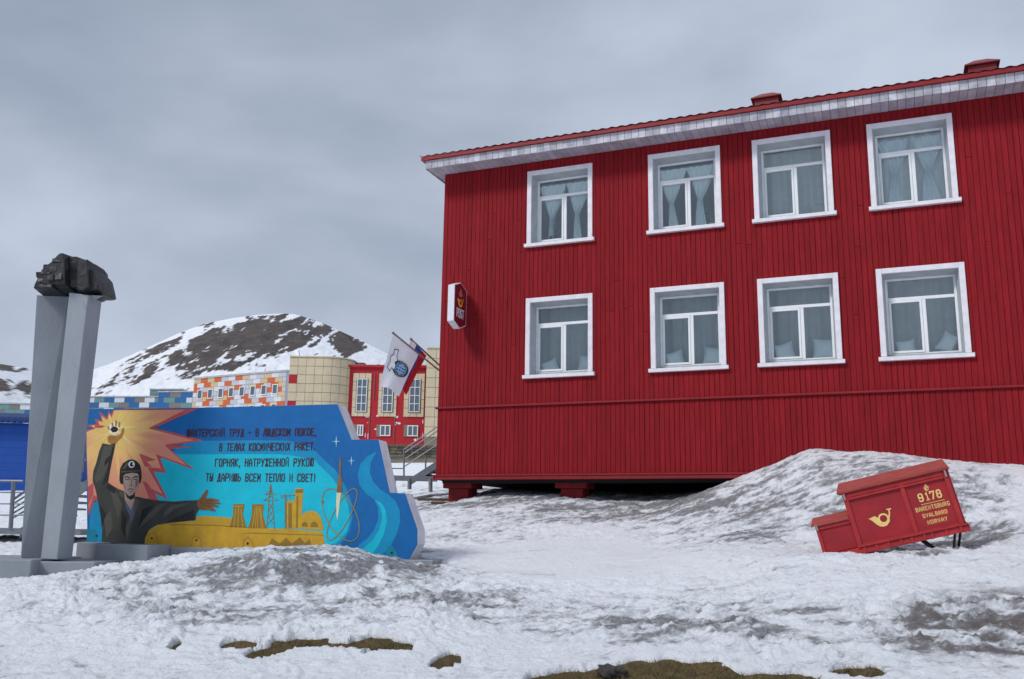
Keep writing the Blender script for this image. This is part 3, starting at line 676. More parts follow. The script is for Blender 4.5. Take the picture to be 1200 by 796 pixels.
def text(mb, s, x0, z0, x1, z1, h, th, y, space=.62, gap=.5, wr=None):
    # baseline from (x0,z0) to (x1,z1); fitted to that length; y is the plane
    adv = [(space if ch == ' ' else (.25 if ch in ',.!' else (1.12 if ch in 'ШЮ' else 1.0)))+gap for ch in s]; tot = sum(adv)-gap
    Lx, Lz = x1-x0, z1-z0; k = 1/tot; c = 0; wch = Lx*k; j = 0
    for ch, a in zip(s, adv):
        if ch != ' ' and G.get(ch):
            for st_ in G[ch]:
                pts = []
                for (u, v) in st_:
                    t_ = (c+u*(1.0))*k
                    pts.append((x0+Lx*t_, z0+Lz*t_+v*h))
                line_poly(mb, pts, th, y-.0002*(j % 4)); j += 1
        c += a
def circ(cx, cz, rx, rz, n=24, a0=0, a1=2*math.pi, rot=0):
    out = []
    for i in range(n+(0 if abs(a1-a0-2*math.pi) < 1e-6 else 1)):
        a = a0+(a1-a0)*i/n; x, z = rx*math.cos(a), rz*math.sin(a)
        out.append((cx+x*math.cos(rot)-z*math.sin(rot), cz+x*math.sin(rot)+z*math.cos(rot)))
    return out
def posthorn(mb, cx, cz, s, y, mir=1, rot=0.0, yx=False):
    # bell on the left, coiled ring, mouthpiece up to the right
    def T(p): x, z = p[0]*mir, p[1]; c_, s2 = math.cos(rot), math.sin(rot); return (cx+s*(x*c_-z*s2), cz+s*(x*s2+z*c_))
    ring = [T(p) for p in circ(.14, .0, .37, .37, 26)]; ring.append(ring[0]); line_poly(mb, ring, .15*s, y, True)
    bell = [(-1.0, .42), (-.85, .37), (-.62, .42), (-.40, .40), (-.27, .20), (-.20, 0), (-.10, -.18), (.10, -.33), (.35, -.30), (.5, -.12), (.62, -.16), (.5, -.38), (.20, -.60), (-.10, -.62), (-.38, -.50), (-.60, -.22), (-.75, .08), (-.88, .26)]
    mb.sheet([T(p) for p in bell], y-.0004)
    line_poly(mb, [T(p) for p in [(.40, -.25), (.62, .0), (.78, .30), (.84, .58)]], .11*s, y-.0008)
    line_poly(mb, [T(p) for p in [(.70, .60), (.98, .56)]], .10*s, y-.0010)
def crown(mb, cx, cz, s, y, rot=0.0):
    def T(p): c_, s2 = math.cos(rot), math.sin(rot); return (cx+s*(p[0]*c_-p[1]*s2), cz+s*(p[0]*s2+p[1]*c_))
    line_poly(mb, [T(p) for p in circ(0, .0, .62, .42, 14, math.pi*1.02, math.pi*1.98)], .2*s, y)
    line_poly(mb, [T(p) for p in [(-.5, .05), (-.25, .38), (0, .12), (.25, .38), (.5, .05)]], .16*s, y-.0004)
    line_poly(mb, [T(p) for p in [(0, .1), (0, .9)]], .15*s, y-.0006); line_poly(mb, [T(p) for p in [(-.22, .68), (.22, .68)]], .14*s, y-.0008)
    mb.sheet([T(p) for p in circ(0, -.12, .2, .16, 10)], y-.001)

# ---------------------------------------------------------------- POST sign, sticking out from the wall
SIGNR = mat('sign_wine_red', (0.19, 0.010, 0.030), 0.35); SIGNW = mat('sign_white_case', (0.74, 0.74, 0.80), 0.4, var=0.1)
GOLD = mat('sign_gold', (0.80, 0.40, 0.02), 0.5); GOLDP = mat('pale_gold_paint', (0.80, 0.58, 0.20), 0.6, var=0.12, nscale=30); CROWNC = mat('sign_crown_tan', (0.50, 0.28, 0.13), 0.6)
SX, SW, ST = .66, .62, .155; sz0, sz1, pk = 4.30, 5.10, .115
sg = empty('post_sign', bw(SX-ST/2, -.08-SW/2, sz0), YAW+math.pi/2, 'hexagonal white cased POST sign sticking out from the red wall near its left corner', 'sign')
H_ = sz1-sz0; hw = SW/2
hexo = [(-hw, 0), (0, -pk), (hw, 0), (hw, H_), (0, H_+pk), (-hw, H_)]
MB().prism(hexo, -ST/2, ST/2).build('case', SIGNW, sg, bevel=.006)
k_ = .93
hexi = [(x*k_ if abs(x) > .01 else x, H_/2+(z-H_/2)*.965) for x, z in hexo]
for sd_ in (-1, 1):
    fp = MB().sheet(hexi, -.002)
    f_ = fp.build('face', SIGNR, sg); f_.location = (0, sd_*-1*-ST/2 if sd_ > 0 else -ST/2, 0); f_.rotation_euler = (0, 0, 0 if sd_ < 0 else math.pi)
    t1 = MB(); text(t1, 'POST', -.17, .13, .17, .13, .18, .028, -.004); t1.build('lettering', SIGNW, f_)
    t2 = MB(); posthorn(t2, -.01, .46, .165, -.004); t2.build('post_horn', GOLD, f_)
    t3 = MB(); crown(t3, 0, .66, .12, -.004); t3.build('crown', CROWNC, f_)
MB().tube((.27, 0, .15), (.36, 0, .15), .02).tube((.27, 0, .65), (.36, 0, .65), .02).build('bracket', METAL, sg)
# ---------------------------------------------------------------- flags on the end wall
FW_ = mat('white_flag_cloth', (0.93, 0.93, 0.97), 0.85, var=0.05); FB = mat('blue_flag_cloth', (0.03, 0.10, 0.42), 0.85, var=0.1); FR = mat('red_flag_cloth', (0.62, 0.02, 0.03), 0.85, var=0.1)
POLE = mat('brown_flag_pole', (0.30, 0.20, 0.17), 0.6, var=0.3); NAVY = mat('navy_print', (0.03, 0.05, 0.09), 0.8); GLOBE = mat('blue_print', (0.05, 0.25, 0.52), 0.8)
def flagpole(a, b, label):
    t = empty('flagpole', a, 0, label, 'flagpole')
    d = b-a
    MB().tube((0, 0, 0), d, .020, 8).build('pole', POLE, t)
    MB().tube(d, d*1.012, .034, 8).build('finial', POLE, t)
    MB().tube(-d*.02, d*.05, .035, 8).build('socket', METAL, t)
    return t
yF = 21.1
pa, pb = at(518, 437, yF), at(461, 390.5, 20.3)
qa, qb = at(518, 431, yF+.5), at(482, 398, 20.9)
def to_wall(a, b):          # carry the pole on until it meets the end wall
    d = a-b; return b+d*((-.02-(b-BO).dot(BD))/d.dot(BD))
pa = to_wall(pa, pb); qa = to_wall(qa, qb)
flagpole(pa, pb, 'slanted wooden pole carrying the white flag, nearer one on the end wall')
flagpole(qa, qb, 'slanted wooden pole carrying the tricolour flag, behind the white flag')
def flag(h0, h1, f0, f1, waves, mats, stripes, name, label, amp=.07, nu=24, nv=24, ph=0):
    # h0,h1 along the pole (tip, base); f0,f1 the free corners; stripes run from pole to free edge
    t = empty(name, h0, 0, label, 'flag')
    n3 = (h1-h0).cross(f0-h0).normalized()
    def P(u, v):      # u along the pole, v away from it
        p = h0.lerp(h1, u).lerp(f0.lerp(f1, u), v) - h0
        return p+n3*amp*(v**.6)*math.sin(u*waves*math.pi*2+v*1.8+ph)+(Vector((0, 0, 1))*.03*math.sin(v*5+u*6)*v)
    for k in range(stripes):
        vs = []; fs = []
        for j in range(nv+1):
            for i in range(nu+1): vs.append(P((k+i/nu)/stripes, j/nv))
        for j in range(nv):
            for i in range(nu): a = j*(nu+1)+i; fs.append((a, a+1, a+nu+2, a+nu+1))
        MB().add(vs, fs).build('cloth' if stripes == 1 else 'stripe', mats[k], t, smooth=True)
    return t, P, n3
fl, P, n3 = flag(pb, at(491, 414.5, 20.72), at(445.5, 451, 20.45), at(468, 463.5, 20.7), 1.0, [FW_], 1, 'white_flag', 'white flag with a round blue globe and white bear emblem, hanging from the slanted pole', amp=.028)
def on_flag(pts, off=.012):
    return [P(u, v)-n3*off*SGN for u, v in pts]
SGN = 1 if n3.dot(Vector((0, -1, 0))) < 0 else -1
def flag_poly(pts2, name, material, off=.012):
    tri = tessellate_polygon([[Vector((p[0], p[1], 0)) for p in pts2]])
    MB().add(on_flag(pts2, off), [tuple(t) for t in tri]).build(name, material, fl)
def flag_line(pts2, th, name, material, off=.014):
    mb = MB(); line_poly(mb, pts2, th, 0); mb.v = [tuple(P(v[0], v[2])-n3*off*SGN) for v in mb.v]; mb.build(name, material, fl)
cu, cv = .60, .52
flag_poly(circ(cu, cv, .33, .165, 24), 'emblem_ring', NAVY, .030)
flag_poly(circ(cu, cv, .235, .118, 20), 'emblem_globe', GLOBE, .036)
gl = MB()
for pts in [circ(cu, cv, .09, .115, 16), [(cu-.18, cv), (cu+.18, cv)], [(cu-.14, cv-.06), (cu+.14, cv-.06)], [(cu-.14, cv+.06), (cu+.14, cv+.06)], [(cu, cv-.11), (cu, cv+.11)]]:
    line_poly(gl, pts, .010, 0)
gl.v = [tuple(P(v[0], v[2])-n3*.042*SGN) for v in gl.v]; gl.build('globe_lines', FW_, fl)
tk = MB()
for k in range(24):
    a = k*math.pi/12; line_poly(tk, [(cu+.215*math.cos(a), cv+.135*math.sin(a)), (cu+.245*math.cos(a), cv+.155*math.sin(a))], .010, 0)
tk.v = [tuple(P(v[0], v[2])-n3*.036*SGN) for v in tk.v]; tk.build('ring_lettering', FW_, fl)
bear = [(.30, .22), (.16, .26), (.20, .34), (.10, .42), (.14, .50), (.08, .62), (.20, .66), (.24, .58), (.34, .60), (.36, .52), (.30, .46), (.38, .40), (.30, .34)]
flag_poly(bear, 'emblem_bear', FW_, .048); flag_line(bear+[bear[0]], .016, 'bear_outline', NAVY, .054)
flag(qb, at(500, 417, 21.15), at(463, 447, 20.95), at(477, 462, 21.15), .9, [FW_, FB, FR], 3, 'tricolour_flag', 'white, blue and red striped flag hanging behind the white flag', amp=.05, nu=10, ph=1.0)

# ---------------------------------------------------------------- postal box cart, tilted in the snow
CR = mat('cart_red_paint', (0.34, 0.014, 0.022), 0.6, nscale=3, col2=(0.25, 0.011, 0.018), bump=0.2, bscale=20, patch=((.20, .03, .03), 16, .70))
CRF = mat('cart_frame_red', (0.40, 0.024, 0.026), 0.6, nscale=5, col2=(0.29, 0.018, 0.022), patch=((.12, .05, .04), 20, .70), bump=0.2)
CRL = mat('cart_faded_lid', (0.34, 0.060, 0.048), 0.75, nscale=6, col2=(0.25, 0.038, 0.034), stretch=(1, 6, 6), bump=0.25)
IRON = mat('dark_iron', (0.035, 0.032, 0.032), 0.6, metal=.4); ZINC = mat('zinc_latch', (0.35, 0.34, 0.33), 0.4, metal=.7)
pA = at(1005.5, 641.5, 11.9)
tilt = R(13.6)
cart = empty('postal_cart', pA, label='red wooden postal box cart with stepped low box, tilted in the snow', cat='cart', rot=(0, -tilt, 0))
cart.rotation_euler = (Matrix.Rotation(R(-25), 4, 'Z') @ Matrix.Rotation(-tilt, 4, 'Y') @ Matrix.Rotation(R(2), 4, 'X')).to_euler()
Wc, Hc, Dc = 1.27, .67, .85
MB().box(0, Wc, .02, Dc, 0, Hc).build('box', CR, cart, bevel=.004)
MB().box(-.435, -.002, .02, Dc, 0.0, .36).build('low_box', CR, cart, bevel=.004)
for (x0, x1, z0, z1) in [(0, .06, 0, Hc), (Wc-.055, Wc, 0, Hc), (.69, .745, 0, Hc-.05), (.06, Wc-.055, Hc-.052, Hc)]:
    MB().box(x0, x1, -.003 if z1 < Hc or x1-x0 > .1 else 0, .019, z0, z1).build('batten', CRF, cart, bevel=.004)
MB().box(.06, Wc-.055, -.012, .019, Hc-.085, Hc-.056).build('batten', CRF, cart, bevel=.004)
MB().box(.06, Wc-.055, 0.002, .019, 0, .03).build('batten', CRF, cart, bevel=.004)
for (x0, x1, z0, z1) in [(-.435, -.39, 0, .36), (-.39, -.003, .305, .36)]:
    MB().box(x0, x1, 0, .019, z0, z1).build('batten', CRF, cart, bevel=.004)
for (y0, y1) in ((.03, .09), (Dc-.08, Dc-.02)):
    MB().box(Wc+.001, Wc+.018, y0, y1, 0, Hc).build('batten', CRF, cart, bevel=.004)
lid = MB().hexa([(-.055, -.035, Hc+.012), (Wc+.035, -.035, Hc+.012), (Wc+.035, Dc+.03, Hc+.012), (-.055, Dc+.03, Hc+.012), (-.055, -.035, Hc+.035), (Wc+.035, -.035, Hc+.035), (Wc+.035, Dc+.03, Hc+.035), (-.055, Dc+.03, Hc+.035)])
lid.hexa([(-.055, -.035, Hc+.036), (Wc+.035, -.035, Hc+.036), (Wc+.035, Dc+.03, Hc+.036), (-.055, Dc+.03, Hc+.036), (-.015, .13, Hc+.15), (Wc-.005, .13, Hc+.15), (Wc-.005, Dc-.13, Hc+.15), (-.015, Dc-.13, Hc+.15)])
lid.build('lid', CRL, cart, bevel=.004)
MB().box(-.03, Wc+.015, -.02, Dc, Hc+.001, Hc+.0115).build('lid_rim', CRF, cart)
l2 = MB().hexa([(-.49, -.03, .362), (-.003, -.03, .362), (-.003, Dc, .362), (-.49, Dc, .362), (-.45, .12, .47), (-.003, .12, .47), (-.003, Dc-.1, .47), (-.45, Dc-.1, .47)])
l2.build('low_lid', CRL, cart, bevel=.004)
for x, z in ((.012, Hc-.075), (Wc-.035, Hc-.075), (-.425, .30)):
    MB().box(x, x+.022, -.022, -.004, z, z+.085).build('latch', ZINC, cart, bevel=.003)
MB().box(-.435, Wc+.045, -.02, .05, -.085, -.006).box(-.435, Wc+.04, Dc-.05, Dc, -.085, -.006).box(.02, .08, .051, Dc-.051, -.085, -.006).box(Wc-.02, Wc+.04, .051, Dc-.051, -.085, -.006).build('base_frame', CRF, cart, bevel=.006)
MB().box(.0, Wc+.035, -.045, .70, -.006, 0.012).build('floor_board', CRF, cart, bevel=.003)
rr = random.Random(5)
for k in range(9):
    x = .05+k*.14+rr.uniform(-.03, .03); MB().box(x, x+.035, -.032, -.0205, -.088, -.002).build('strap', CRF, cart, bevel=.003)
MB().box(.08, Wc, .1, Dc-.1, -.04, -.0065).build('bottom', IRON, cart)
st_ = MB(); st_.tube((.72, .1, -.06), (.86, .1, -.24), .018).tube((1.14, .1, -.06), (1.06, .1, -.26), .018).tube((.92, .1, -.30), (1.10, .1, -.30), .014).tube((.72, .7, -.06), (.92, .7, -.33), .018).tube((1.22, .7, -.06), (1.10, .7, -.33), .018)
st_.tube((1.0, .02, -.30), (1.0, .8, -.30), .02); st_.build('undercarriage', IRON, cart)
# painted marks
ph_ = MB(); posthorn(ph_, .375, .27, .148, .0172, rot=.12); ph_.build('post_horn', GOLDP, cart)
cw_ = MB(); crown(cw_, .985, .535, .036, .0172); posthorn(cw_, .985, .505, .034, .0170); cw_.build('crown', GOLDP, cart)
tx = MB(); SHX = -.09
def numeral(ch, x, z, w, h):
    # fat face numerals with slab serifs
    for st2 in G[ch]: line_poly(tx, [(x+SHX+u*w, z+v*h) for u, v in st2], .016, .0172)
numeral('9', .955, .375, .045, .088); numeral('1', 1.040, .375, .030, .088); numeral('7', 1.095, .375, .045, .088); numeral('8', 1.168, .375, .045, .088)
for x, z, hh in [(.998, .40, .055), (.957, .41, .035), (1.2105, .39, .03), (1.170, .39, .03), (1.210, .435, .02), (1.173, .435, .02)]:
    line_poly(tx, [(x+SHX, z), (x+SHX, z+hh)], .014, .0168)
line_poly(tx, [(.87, .335), (1.14, .335)], .006, .0172)
text(tx, 'BARENTSBURG', .79, .262, 1.18, .262, .045, .0072, .0172, gap=.75)
text(tx, 'SVALBARD', .845, .175, 1.125, .175, .043, .0072, .0172, gap=.75)
text(tx, 'NORWAY', .875, .09, 1.10, .09, .043, .0072, .0172, gap=.75)
tx.build('lettering', GOLDP, cart)

# ---------------------------------------------------------------- mural
MYAW = R(-11.8)
MO3 = at(300, 640, 13.8); MX = Vector((math.cos(MYAW), math.sin(MYAW), 0)); MN = Vector((-math.sin(MYAW), math.cos(MYAW), 0))
def mpt(px, py):           # photograph point -> coordinates on the mural face
    d = Vector(ray(px, py)); o_ = Vector((0, 0, ZC)); t = (MO3-o_).dot(MN)/d.dot(MN); p = o_+d*t-MO3
    return (p.dot(MX), p.z)
A = lambda x, y: mpt(80+x/3.79, 460+y/3.79)
B = lambda x, y: mpt(280+x/3.617, 460+y/3.617)
T = lambda x, y: mpt(200+x/6.316, 490+y/6.316)
def paint(name, col, nscale=5.0, var=.14, rough=.55): return mat(name, col, rough, var=var, nscale=nscale, bump=0.15, bscale=25, patch=(tuple(.45*c_+.20 for c_ in col), 11, .70))
DBL = paint('mural_deep_blue', (0.0, 0.125, 0.39)); MBL = paint('mural_mid_blue', (0.0, 0.27, 0.52)); LBL = paint('mural_turquoise', (0.0, 0.50, 0.66), 3, .16)
PRED = paint('mural_dark_red', (0.52, 0.09, 0.10)); PPK = paint('mural_pink', (0.60, 0.16, 0.15)); JK = mat('mural_jacket', (0.032, 0.036, 0.033), .6, nscale=4, col2=(0.05, 0.05, 0.042)); JK2 = paint('mural_jacket_fold', (0.085, 0.08, 0.065)); JK3 = paint('mural_jacket_shadow', (0.014, 0.015, 0.016))
SKIN = paint('mural_face', (0.40, 0.29, 0.25)); BRN = paint('mural_hand_brown', (0.20, 0.09, 0.03)); BLK = paint('mural_black', (0.015, 0.014, 0.015)); SHIRT = paint('mural_shirt', (0.10, 0.12, 0.19))
GLD = mat('mural_ochre', (0.56, 0.33, 0.02), .6, nscale=5, col2=(0.44, 0.25, 0.02), bump=.1); GLD2 = paint('mural_dark_ochre', (0.27, 0.155, 0.02)); GLD3 = paint('mural_ochre_light', (0.60, 0.36, 0.06)); TXT = paint('mural_letter_dark', (0.055, 0.010, 0.018)); WHP = paint('mural_white', (0.8, 0.85, 0.88)); OLV = paint('mural_olive_line', (0.24, 0.24, 0.10)); TEAL = paint('mural_teal', (0.0, 0.22, 0.33))
mural = empty('mural_wall', MO3+Vector((0, 0, -.35)), MYAW, 'painted stepped concrete wall with a miner, verse and rocket, standing by the grey pillars', 'mural')
def mb_(mb, name, mats, parent=None, **kw):
    o = mb.build(name, mats, parent or mural, **kw)
    if parent is None: o.location = (0, 0, .35)
    return o
PP = lambda x, y: mpt(x, y)
out = [PP(100.8, 479.6), PP(200, 478.6), PP(300, 476.3), PP(395.6, 473.8), PP(412.2, 515.3), PP(443.7, 515.3), PP(457, 577.5), PP(475, 578.3), PP(489.3, 620.4), PP(489.3, 638.3), PP(479, 656.8), PP(460, 662), PP(300, 655), PP(102.4, 640)]
body = mb_(MB().prism(out, 0, .35, 0, 1), 'panel', [DBL, WALLW])
def lay(pts, k, name, m_, f=None): return mb_(MB().sheet(pts, -.0008*k), name, m_, **({} if not f else f))
def layers(polys, k, name, m_):
    b_ = MB()
    for i, p in enumerate(polys): b_.sheet(p, -.0008*k-.0001*i)
    return mb_(b_, name, m_)
lay([T(-20, 172), T(300, 168), T(700, 165), T(860, 168), T(950, 185), T(1060, 232), B(360, 285), B(410, 330), B(450, 395), B(476, 460), B(482, 530), B(470, 580), B(452, 615), B(432, 640), B(420, 652), B(300, 655), A(330, 668), A(90, 668), A(100, 500), A(400, 300), A(520, 225)], 1, 'painted_sky_band', MBL)
lay([T(-100, 262), T(0, 268), T(800, 268), T(900, 278), T(1000, 296), T(1080, 318), B(330, 298), B(385, 350), B(430, 410), B(462, 470), B(472, 540), B(458, 590), B(430, 625), B(410, 640), B(360, 650), A(340, 660), A(300, 470), A(420, 280)], 2, 'painted_turquoise_sky', LBL)
lay([B(585, 250), B(545, 270), B(515, 305), B(504, 350), B(512, 395), B(540, 430), B(575, 455), B(590, 490), B(590, 540), B(572, 585), B(545, 620), B(510, 645), B(490, 675), B(505, 690), B(600, 695), B(640, 655), B(670, 600), B(684, 545), B(682, 500), B(665, 462), B(635, 435), B(600, 412), B(570, 380), B(555, 340), B(560, 295)], 2, 'painted_ribbon', MBL)
lay([B(575, 455), B(600, 485), B(608, 530), B(595, 580), B(568, 625), B(530, 660), B(510, 690), B(560, 692), B(590, 650), B(615, 600), B(627, 548), B(622, 500), B(605, 470)], 3, 'painted_ribbon_light', LBL)
lay([B(620, 700), B(624, 665), B(645, 645), B(672, 680), B(670, 705)], 3, 'painted_patch', TEAL)
lay([A(82, 662), A(82, 610), A(125, 608), A(128, 662)], 3, 'painted_patch', TEAL)
# sunburst
def burst_mat():
    m_ = bpy.data.materials.new('mural_sunburst'); m_.use_nodes = True; t = m_.node_tree; b = t.nodes['Principled BSDF']; b.inputs['Roughness'].default_value = .55
    cx, cz = A(205, 165)
    tcn = N(t, 'ShaderNodeTexCoord'); sp = N(t, 'ShaderNodeSeparateXYZ'); t.links.new(tcn.outputs['Object'], sp.inputs[0])
    def M(op, a, b_=None, c=None):
        n = N(t, 'ShaderNodeMath', operation=op)
        for i, v in enumerate((a, b_, c)):
            if v is None: continue
            if isinstance(v, (int, float)): n.inputs[i].default_value = v
            else: t.links.new(v, n.inputs[i])
        return n.outputs[0]
    dx = M('SUBTRACT', sp.outputs[0], cx); dz = M('SUBTRACT', sp.outputs[2], cz)
    r_ = M('SQRT', M('ADD', M('MULTIPLY', dx, dx), M('MULTIPLY', dz, dz))); an = M('ARCTAN2', dz, dx)
    cb = N(t, 'ShaderNodeCombineXYZ'); t.links.new(M('MULTIPLY', an, 3.2), cb.inputs[0]); t.links.new(M('MULTIPLY', r_, .35), cb.inputs[1])
    n1_ = N(t, 'ShaderNodeTexNoise'); n1_.inputs['Scale'].default_value = 1.6; n1_.inputs['Detail'].default_value = 3; t.links.new(cb.outputs[0], n1_.inputs[0])
    v = M('ADD', r_, M('MULTIPLY', M('SUBTRACT', n1_.outputs['Fac'], .5), 1.5))
    rp_ = N(t, 'ShaderNodeValToRGB'); e = rp_.color_ramp.elements; t.links.new(v, rp_.inputs[0])
    e[0].position = 0.0; e[0].color = (.80, .62, .18, 1); e[1].position = 1.0; e[1].color = (.68, .24, .17, 1)
    for p_, c_ in ((.18, (.74, .50, .13, 1)), (.42, (.80, .50, .18, 1)), (.68, (.74, .36, .17, 1))):
        k = e.new(p_); k.color = c_
    t.links.new(rp_.outputs[0], b.inputs['Base Color']); return m_
BURST = burst_mat()
big = [A(82, 250), A(82, 166), A(112, 160), A(81, 146), A(128, 140), A(118, 118), A(150, 124), A(138, 84), A(162, 104), A(172, 110), A(180, 79), A(190, 100), A(200, 77), A(575, 73), A(382, 158), A(602, 213), A(462, 236), A(556, 241), A(452, 252), A(562, 345), A(408, 288), A(436, 359), A(380, 352), A(442, 474), A(362, 438), A(408, 482), A(300, 480), A(150, 480), A(118, 480), A(90, 552)]
lay(big, 4, 'painted_sunburst_edge', PRED)
mid_ = [A(82, 248), A(82, 176), A(122, 160), A(100, 148), A(138, 144), A(134, 128), A(154, 132), A(148, 104), A(168, 120), A(176, 120), A(183, 92), A(194, 112), A(204, 80), A(520, 77), A(356, 160), A(560, 213), A(430, 232), A(440, 246), A(530, 325), A(390, 274), A(412, 338), A(352, 332), A(420, 452), A(338, 412), A(360, 470), A(300, 478), A(150, 478), A(112, 455), A(92, 520)]
lay(mid_, 5, 'painted_sunburst', BURST)
layers([[A(315, 270), A(392, 300), A(350, 308), A(372, 330), A(340, 330)], [A(120, 140), A(165, 150), A(150, 158), A(118, 158)], [A(330, 395), A(350, 400), A(400, 470), A(350, 440)], [A(88, 420), A(112, 400), A(112, 450), A(90, 500)]], 6, 'painted_sunburst_ray', PRED)
layers([[A(205, 165), A(150, 100), A(190, 150)], [A(205, 165), A(255, 85), A(225, 150)], [A(205, 165), A(120, 205), A(180, 185)], [A(205, 165), A(140, 260), A(190, 200)], [A(205, 165), A(300, 250), A(240, 180)], [A(205, 165), A(330, 150), A(240, 150)]], 7, 'painted_light_ray', mat('mural_yellow', (.80, .66, .26), .6))
# ochre land, towers, dome
lay([A(338, 690), A(343, 645), A(360, 612), A(395, 590), A(440, 578), A(565, 570), A(572, 550), A(620, 549), A(720, 556), B(0, 572), B(200, 578), B(355, 590), B(366, 650), B(360, 668), B(200, 690), A(560, 720)], 5, 'painted_ground', GLD)
layers([[A(450, 585), A(640, 588), A(830, 600), A(830, 604), A(640, 592), A(450, 589)], [B(0, 598), B(60, 594), B(360, 604), B(360, 607), B(60, 598)], [B(120, 660), B(140, 618), B(175, 640), B(200, 615), B(225, 640), B(260, 612), B(280, 640), B(300, 620), B(310, 655)]], 6, 'painted_ground_line', GLD2)
tw = []
for pts in ([(733, 496), (784, 496), (776, 540), (792, 600), (718, 598), (733, 540)], [(818, 498), (866, 498), (858, 540), (872, 602), (800, 602), (816, 540)]): tw.append([A(*p) for p in pts])
tw.append([B(*p) for p in [(56, 474), (107, 474), (101, 515), (118, 577), (40, 573), (56, 520)]])
layers(tw, 6, 'painted_cooling_tower', GLD2)
ln = MB()
for f, l in ((A, [[(740, 506), (776, 506)], [(745, 520), (735, 595)], [(757, 510), (754, 596)], [(768, 520), (776, 596)], [(825, 508), (860, 508)], [(838, 510), (832, 600)], [(850, 510), (858, 600)]]), (B, [[(62, 484), (101, 484)], [(70, 490), (58, 572)], [(82, 490), (80, 572)], [(93, 490), (102, 572)]])):
    for s_ in l: line_poly(ln, [f(*p) for p in s_], .012, -.0008*7)
mb_(ln, 'painted_tower_rib', GLD)
layers([[B(*p) for p in q_] for q_ in ([(203, 460), (238, 458), (238, 408), (273, 405), (268, 500), (262, 577), (203, 578)], [(258, 578), (256, 545), (268, 518), (288, 504), (308, 501), (330, 508), (347, 528), (356, 560), (360, 584)])], 6, 'painted_works', GLD)
layers([[B(*p) for p in q_] for q_ in ([(240, 412), (272, 410), (272, 425), (240, 427)], [(210, 470), (225, 470), (225, 574), (210, 574)], [(245, 440), (252, 440), (250, 574), (243, 574)], [(265, 568), (270, 552), (280, 548), (290, 554), (292, 570)], [(303, 570), (308, 552), (320, 547), (334, 556), (338, 572)])], 7, 'painted_opening', GLD2)
ln = MB()
for s_ in [[(135, 390), (135, 430)], [(133, 392), (118, 575)], [(137, 392), (152, 578)], [(112, 432), (135, 415), (158, 432), (112, 432)], [(105, 458), (135, 440), (166, 458), (105, 458)], [(128, 470), (145, 500), (124, 530), (150, 560)], [(143, 470), (126, 500), (148, 530), (120, 560)], [(196, 432), (196, 577)], [(178, 438), (238, 436)], [(178, 446), (192, 446)], [(202, 440), (202, 577)], [(196, 470), (202, 490), (196, 510), (202, 530), (196, 550)], [(212, 436), (218, 450)]]:
    line_poly(ln, [B(*p) for p in s_], .009, -.0008*8)
mb_(ln, 'painted_lattice', GLD2)
ln = MB()
def el_(cx, cy, a, b, rot): 
    return [B(cx+a*math.cos(t)*math.cos(rot)-b*math.sin(t)*math.sin(rot), cy+a*math.cos(t)*math.sin(rot)+b*math.sin(t)*math.cos(rot)) for t in [i*2*math.pi/48 for i in range(49)]]
line_poly(ln, el_(432, 519, 122, 62, R(62)), .014, -.0008*8, True); line_poly(ln, el_(437, 517, 122, 34, R(118)), .014, -.0008*8.5, True)
mb_(ln, 'painted_orbit', OLV)
layers([[B(355+6*math.cos(t), 463+6*math.sin(t)) for t in [i*math.pi/5 for i in range(10)]]], 9, 'painted_electron', GLD2)
layers([[B(*p) for p in [(429, 268), (432, 268), (434, 300), (433, 345), (438, 385), (438, 424), (415, 424), (418, 385), (425, 345), (426, 300)]]], 9, 'painted_rocket', mat('mural_rocket', (.25, .13, .05), .6, var=.3))
layers([[B(*p) for p in [(415, 425), (434, 425), (428, 470), (422, 520), (418, 542), (414, 520), (413, 470)]]], 9, 'painted_flame', mat('mural_flame', (.72, .74, .50), .6, var=.2))
ln = MB()
for cx, cy, r_ in ((413, 208, 20), (477, 290, 17)):
    for a, b in (((cx-r_, cy), (cx+r_, cy)), ((cx, cy-r_*1.3), (cx, cy+r_*1.3))):
        m1 = ((a[0]+b[0])/2, (a[1]+b[1])/2); dx_, dy_ = (b[1]-a[1])*.06, (b[0]-a[0])*.06
        ln.sheet([B(*a), B(m1[0]-dx_, m1[1]-dy_), B(*b), B(m1[0]+dx_, m1[1]+dy_)], -.0045-(.0004 if a[1] == b[1] else 0))
mb_(ln, 'painted_star', paint('mural_star', (.35, .65, .75)))
ln = MB()
for x, y in ((372, 648), (570, 657), (797, 672)):
    ln.sheet([A(x+5*math.cos(i*.785), y+5*math.sin(i*.785)) for i in range(8)], -.0008*8)
for p in ((38, 640), (348, 0)): 
    if p[1]: ln.sheet([B(p[0]+5*math.cos(i*.785), p[1]+5*math.sin(i*.785)) for i in range(8)], -.0008*8)
ln.sheet([B(648+5*math.cos(i*.785), 680+5*math.sin(i*.785)) for i in range(8)], -.0008*8); ln.sheet([A(126+5*math.cos(i*.785), 636+5*math.sin(i*.785)) for i in range(8)], -.0008*8)
mb_(ln, 'bolt_mark', BLK)
ln = MB()
for l in ([(345, 690), (360, 630), (385, 622), (398, 655), (398, 692)], [(548, 700), (552, 648), (570, 636), (590, 655), (592, 700)], [(775, 690), (782, 655), (800, 642), (815, 660), (830, 690)]):
    line_poly(ln, [A(*p) for p in l], .008, -.0008*7.5)
mb_(ln, 'painted_bracket', GLD2)
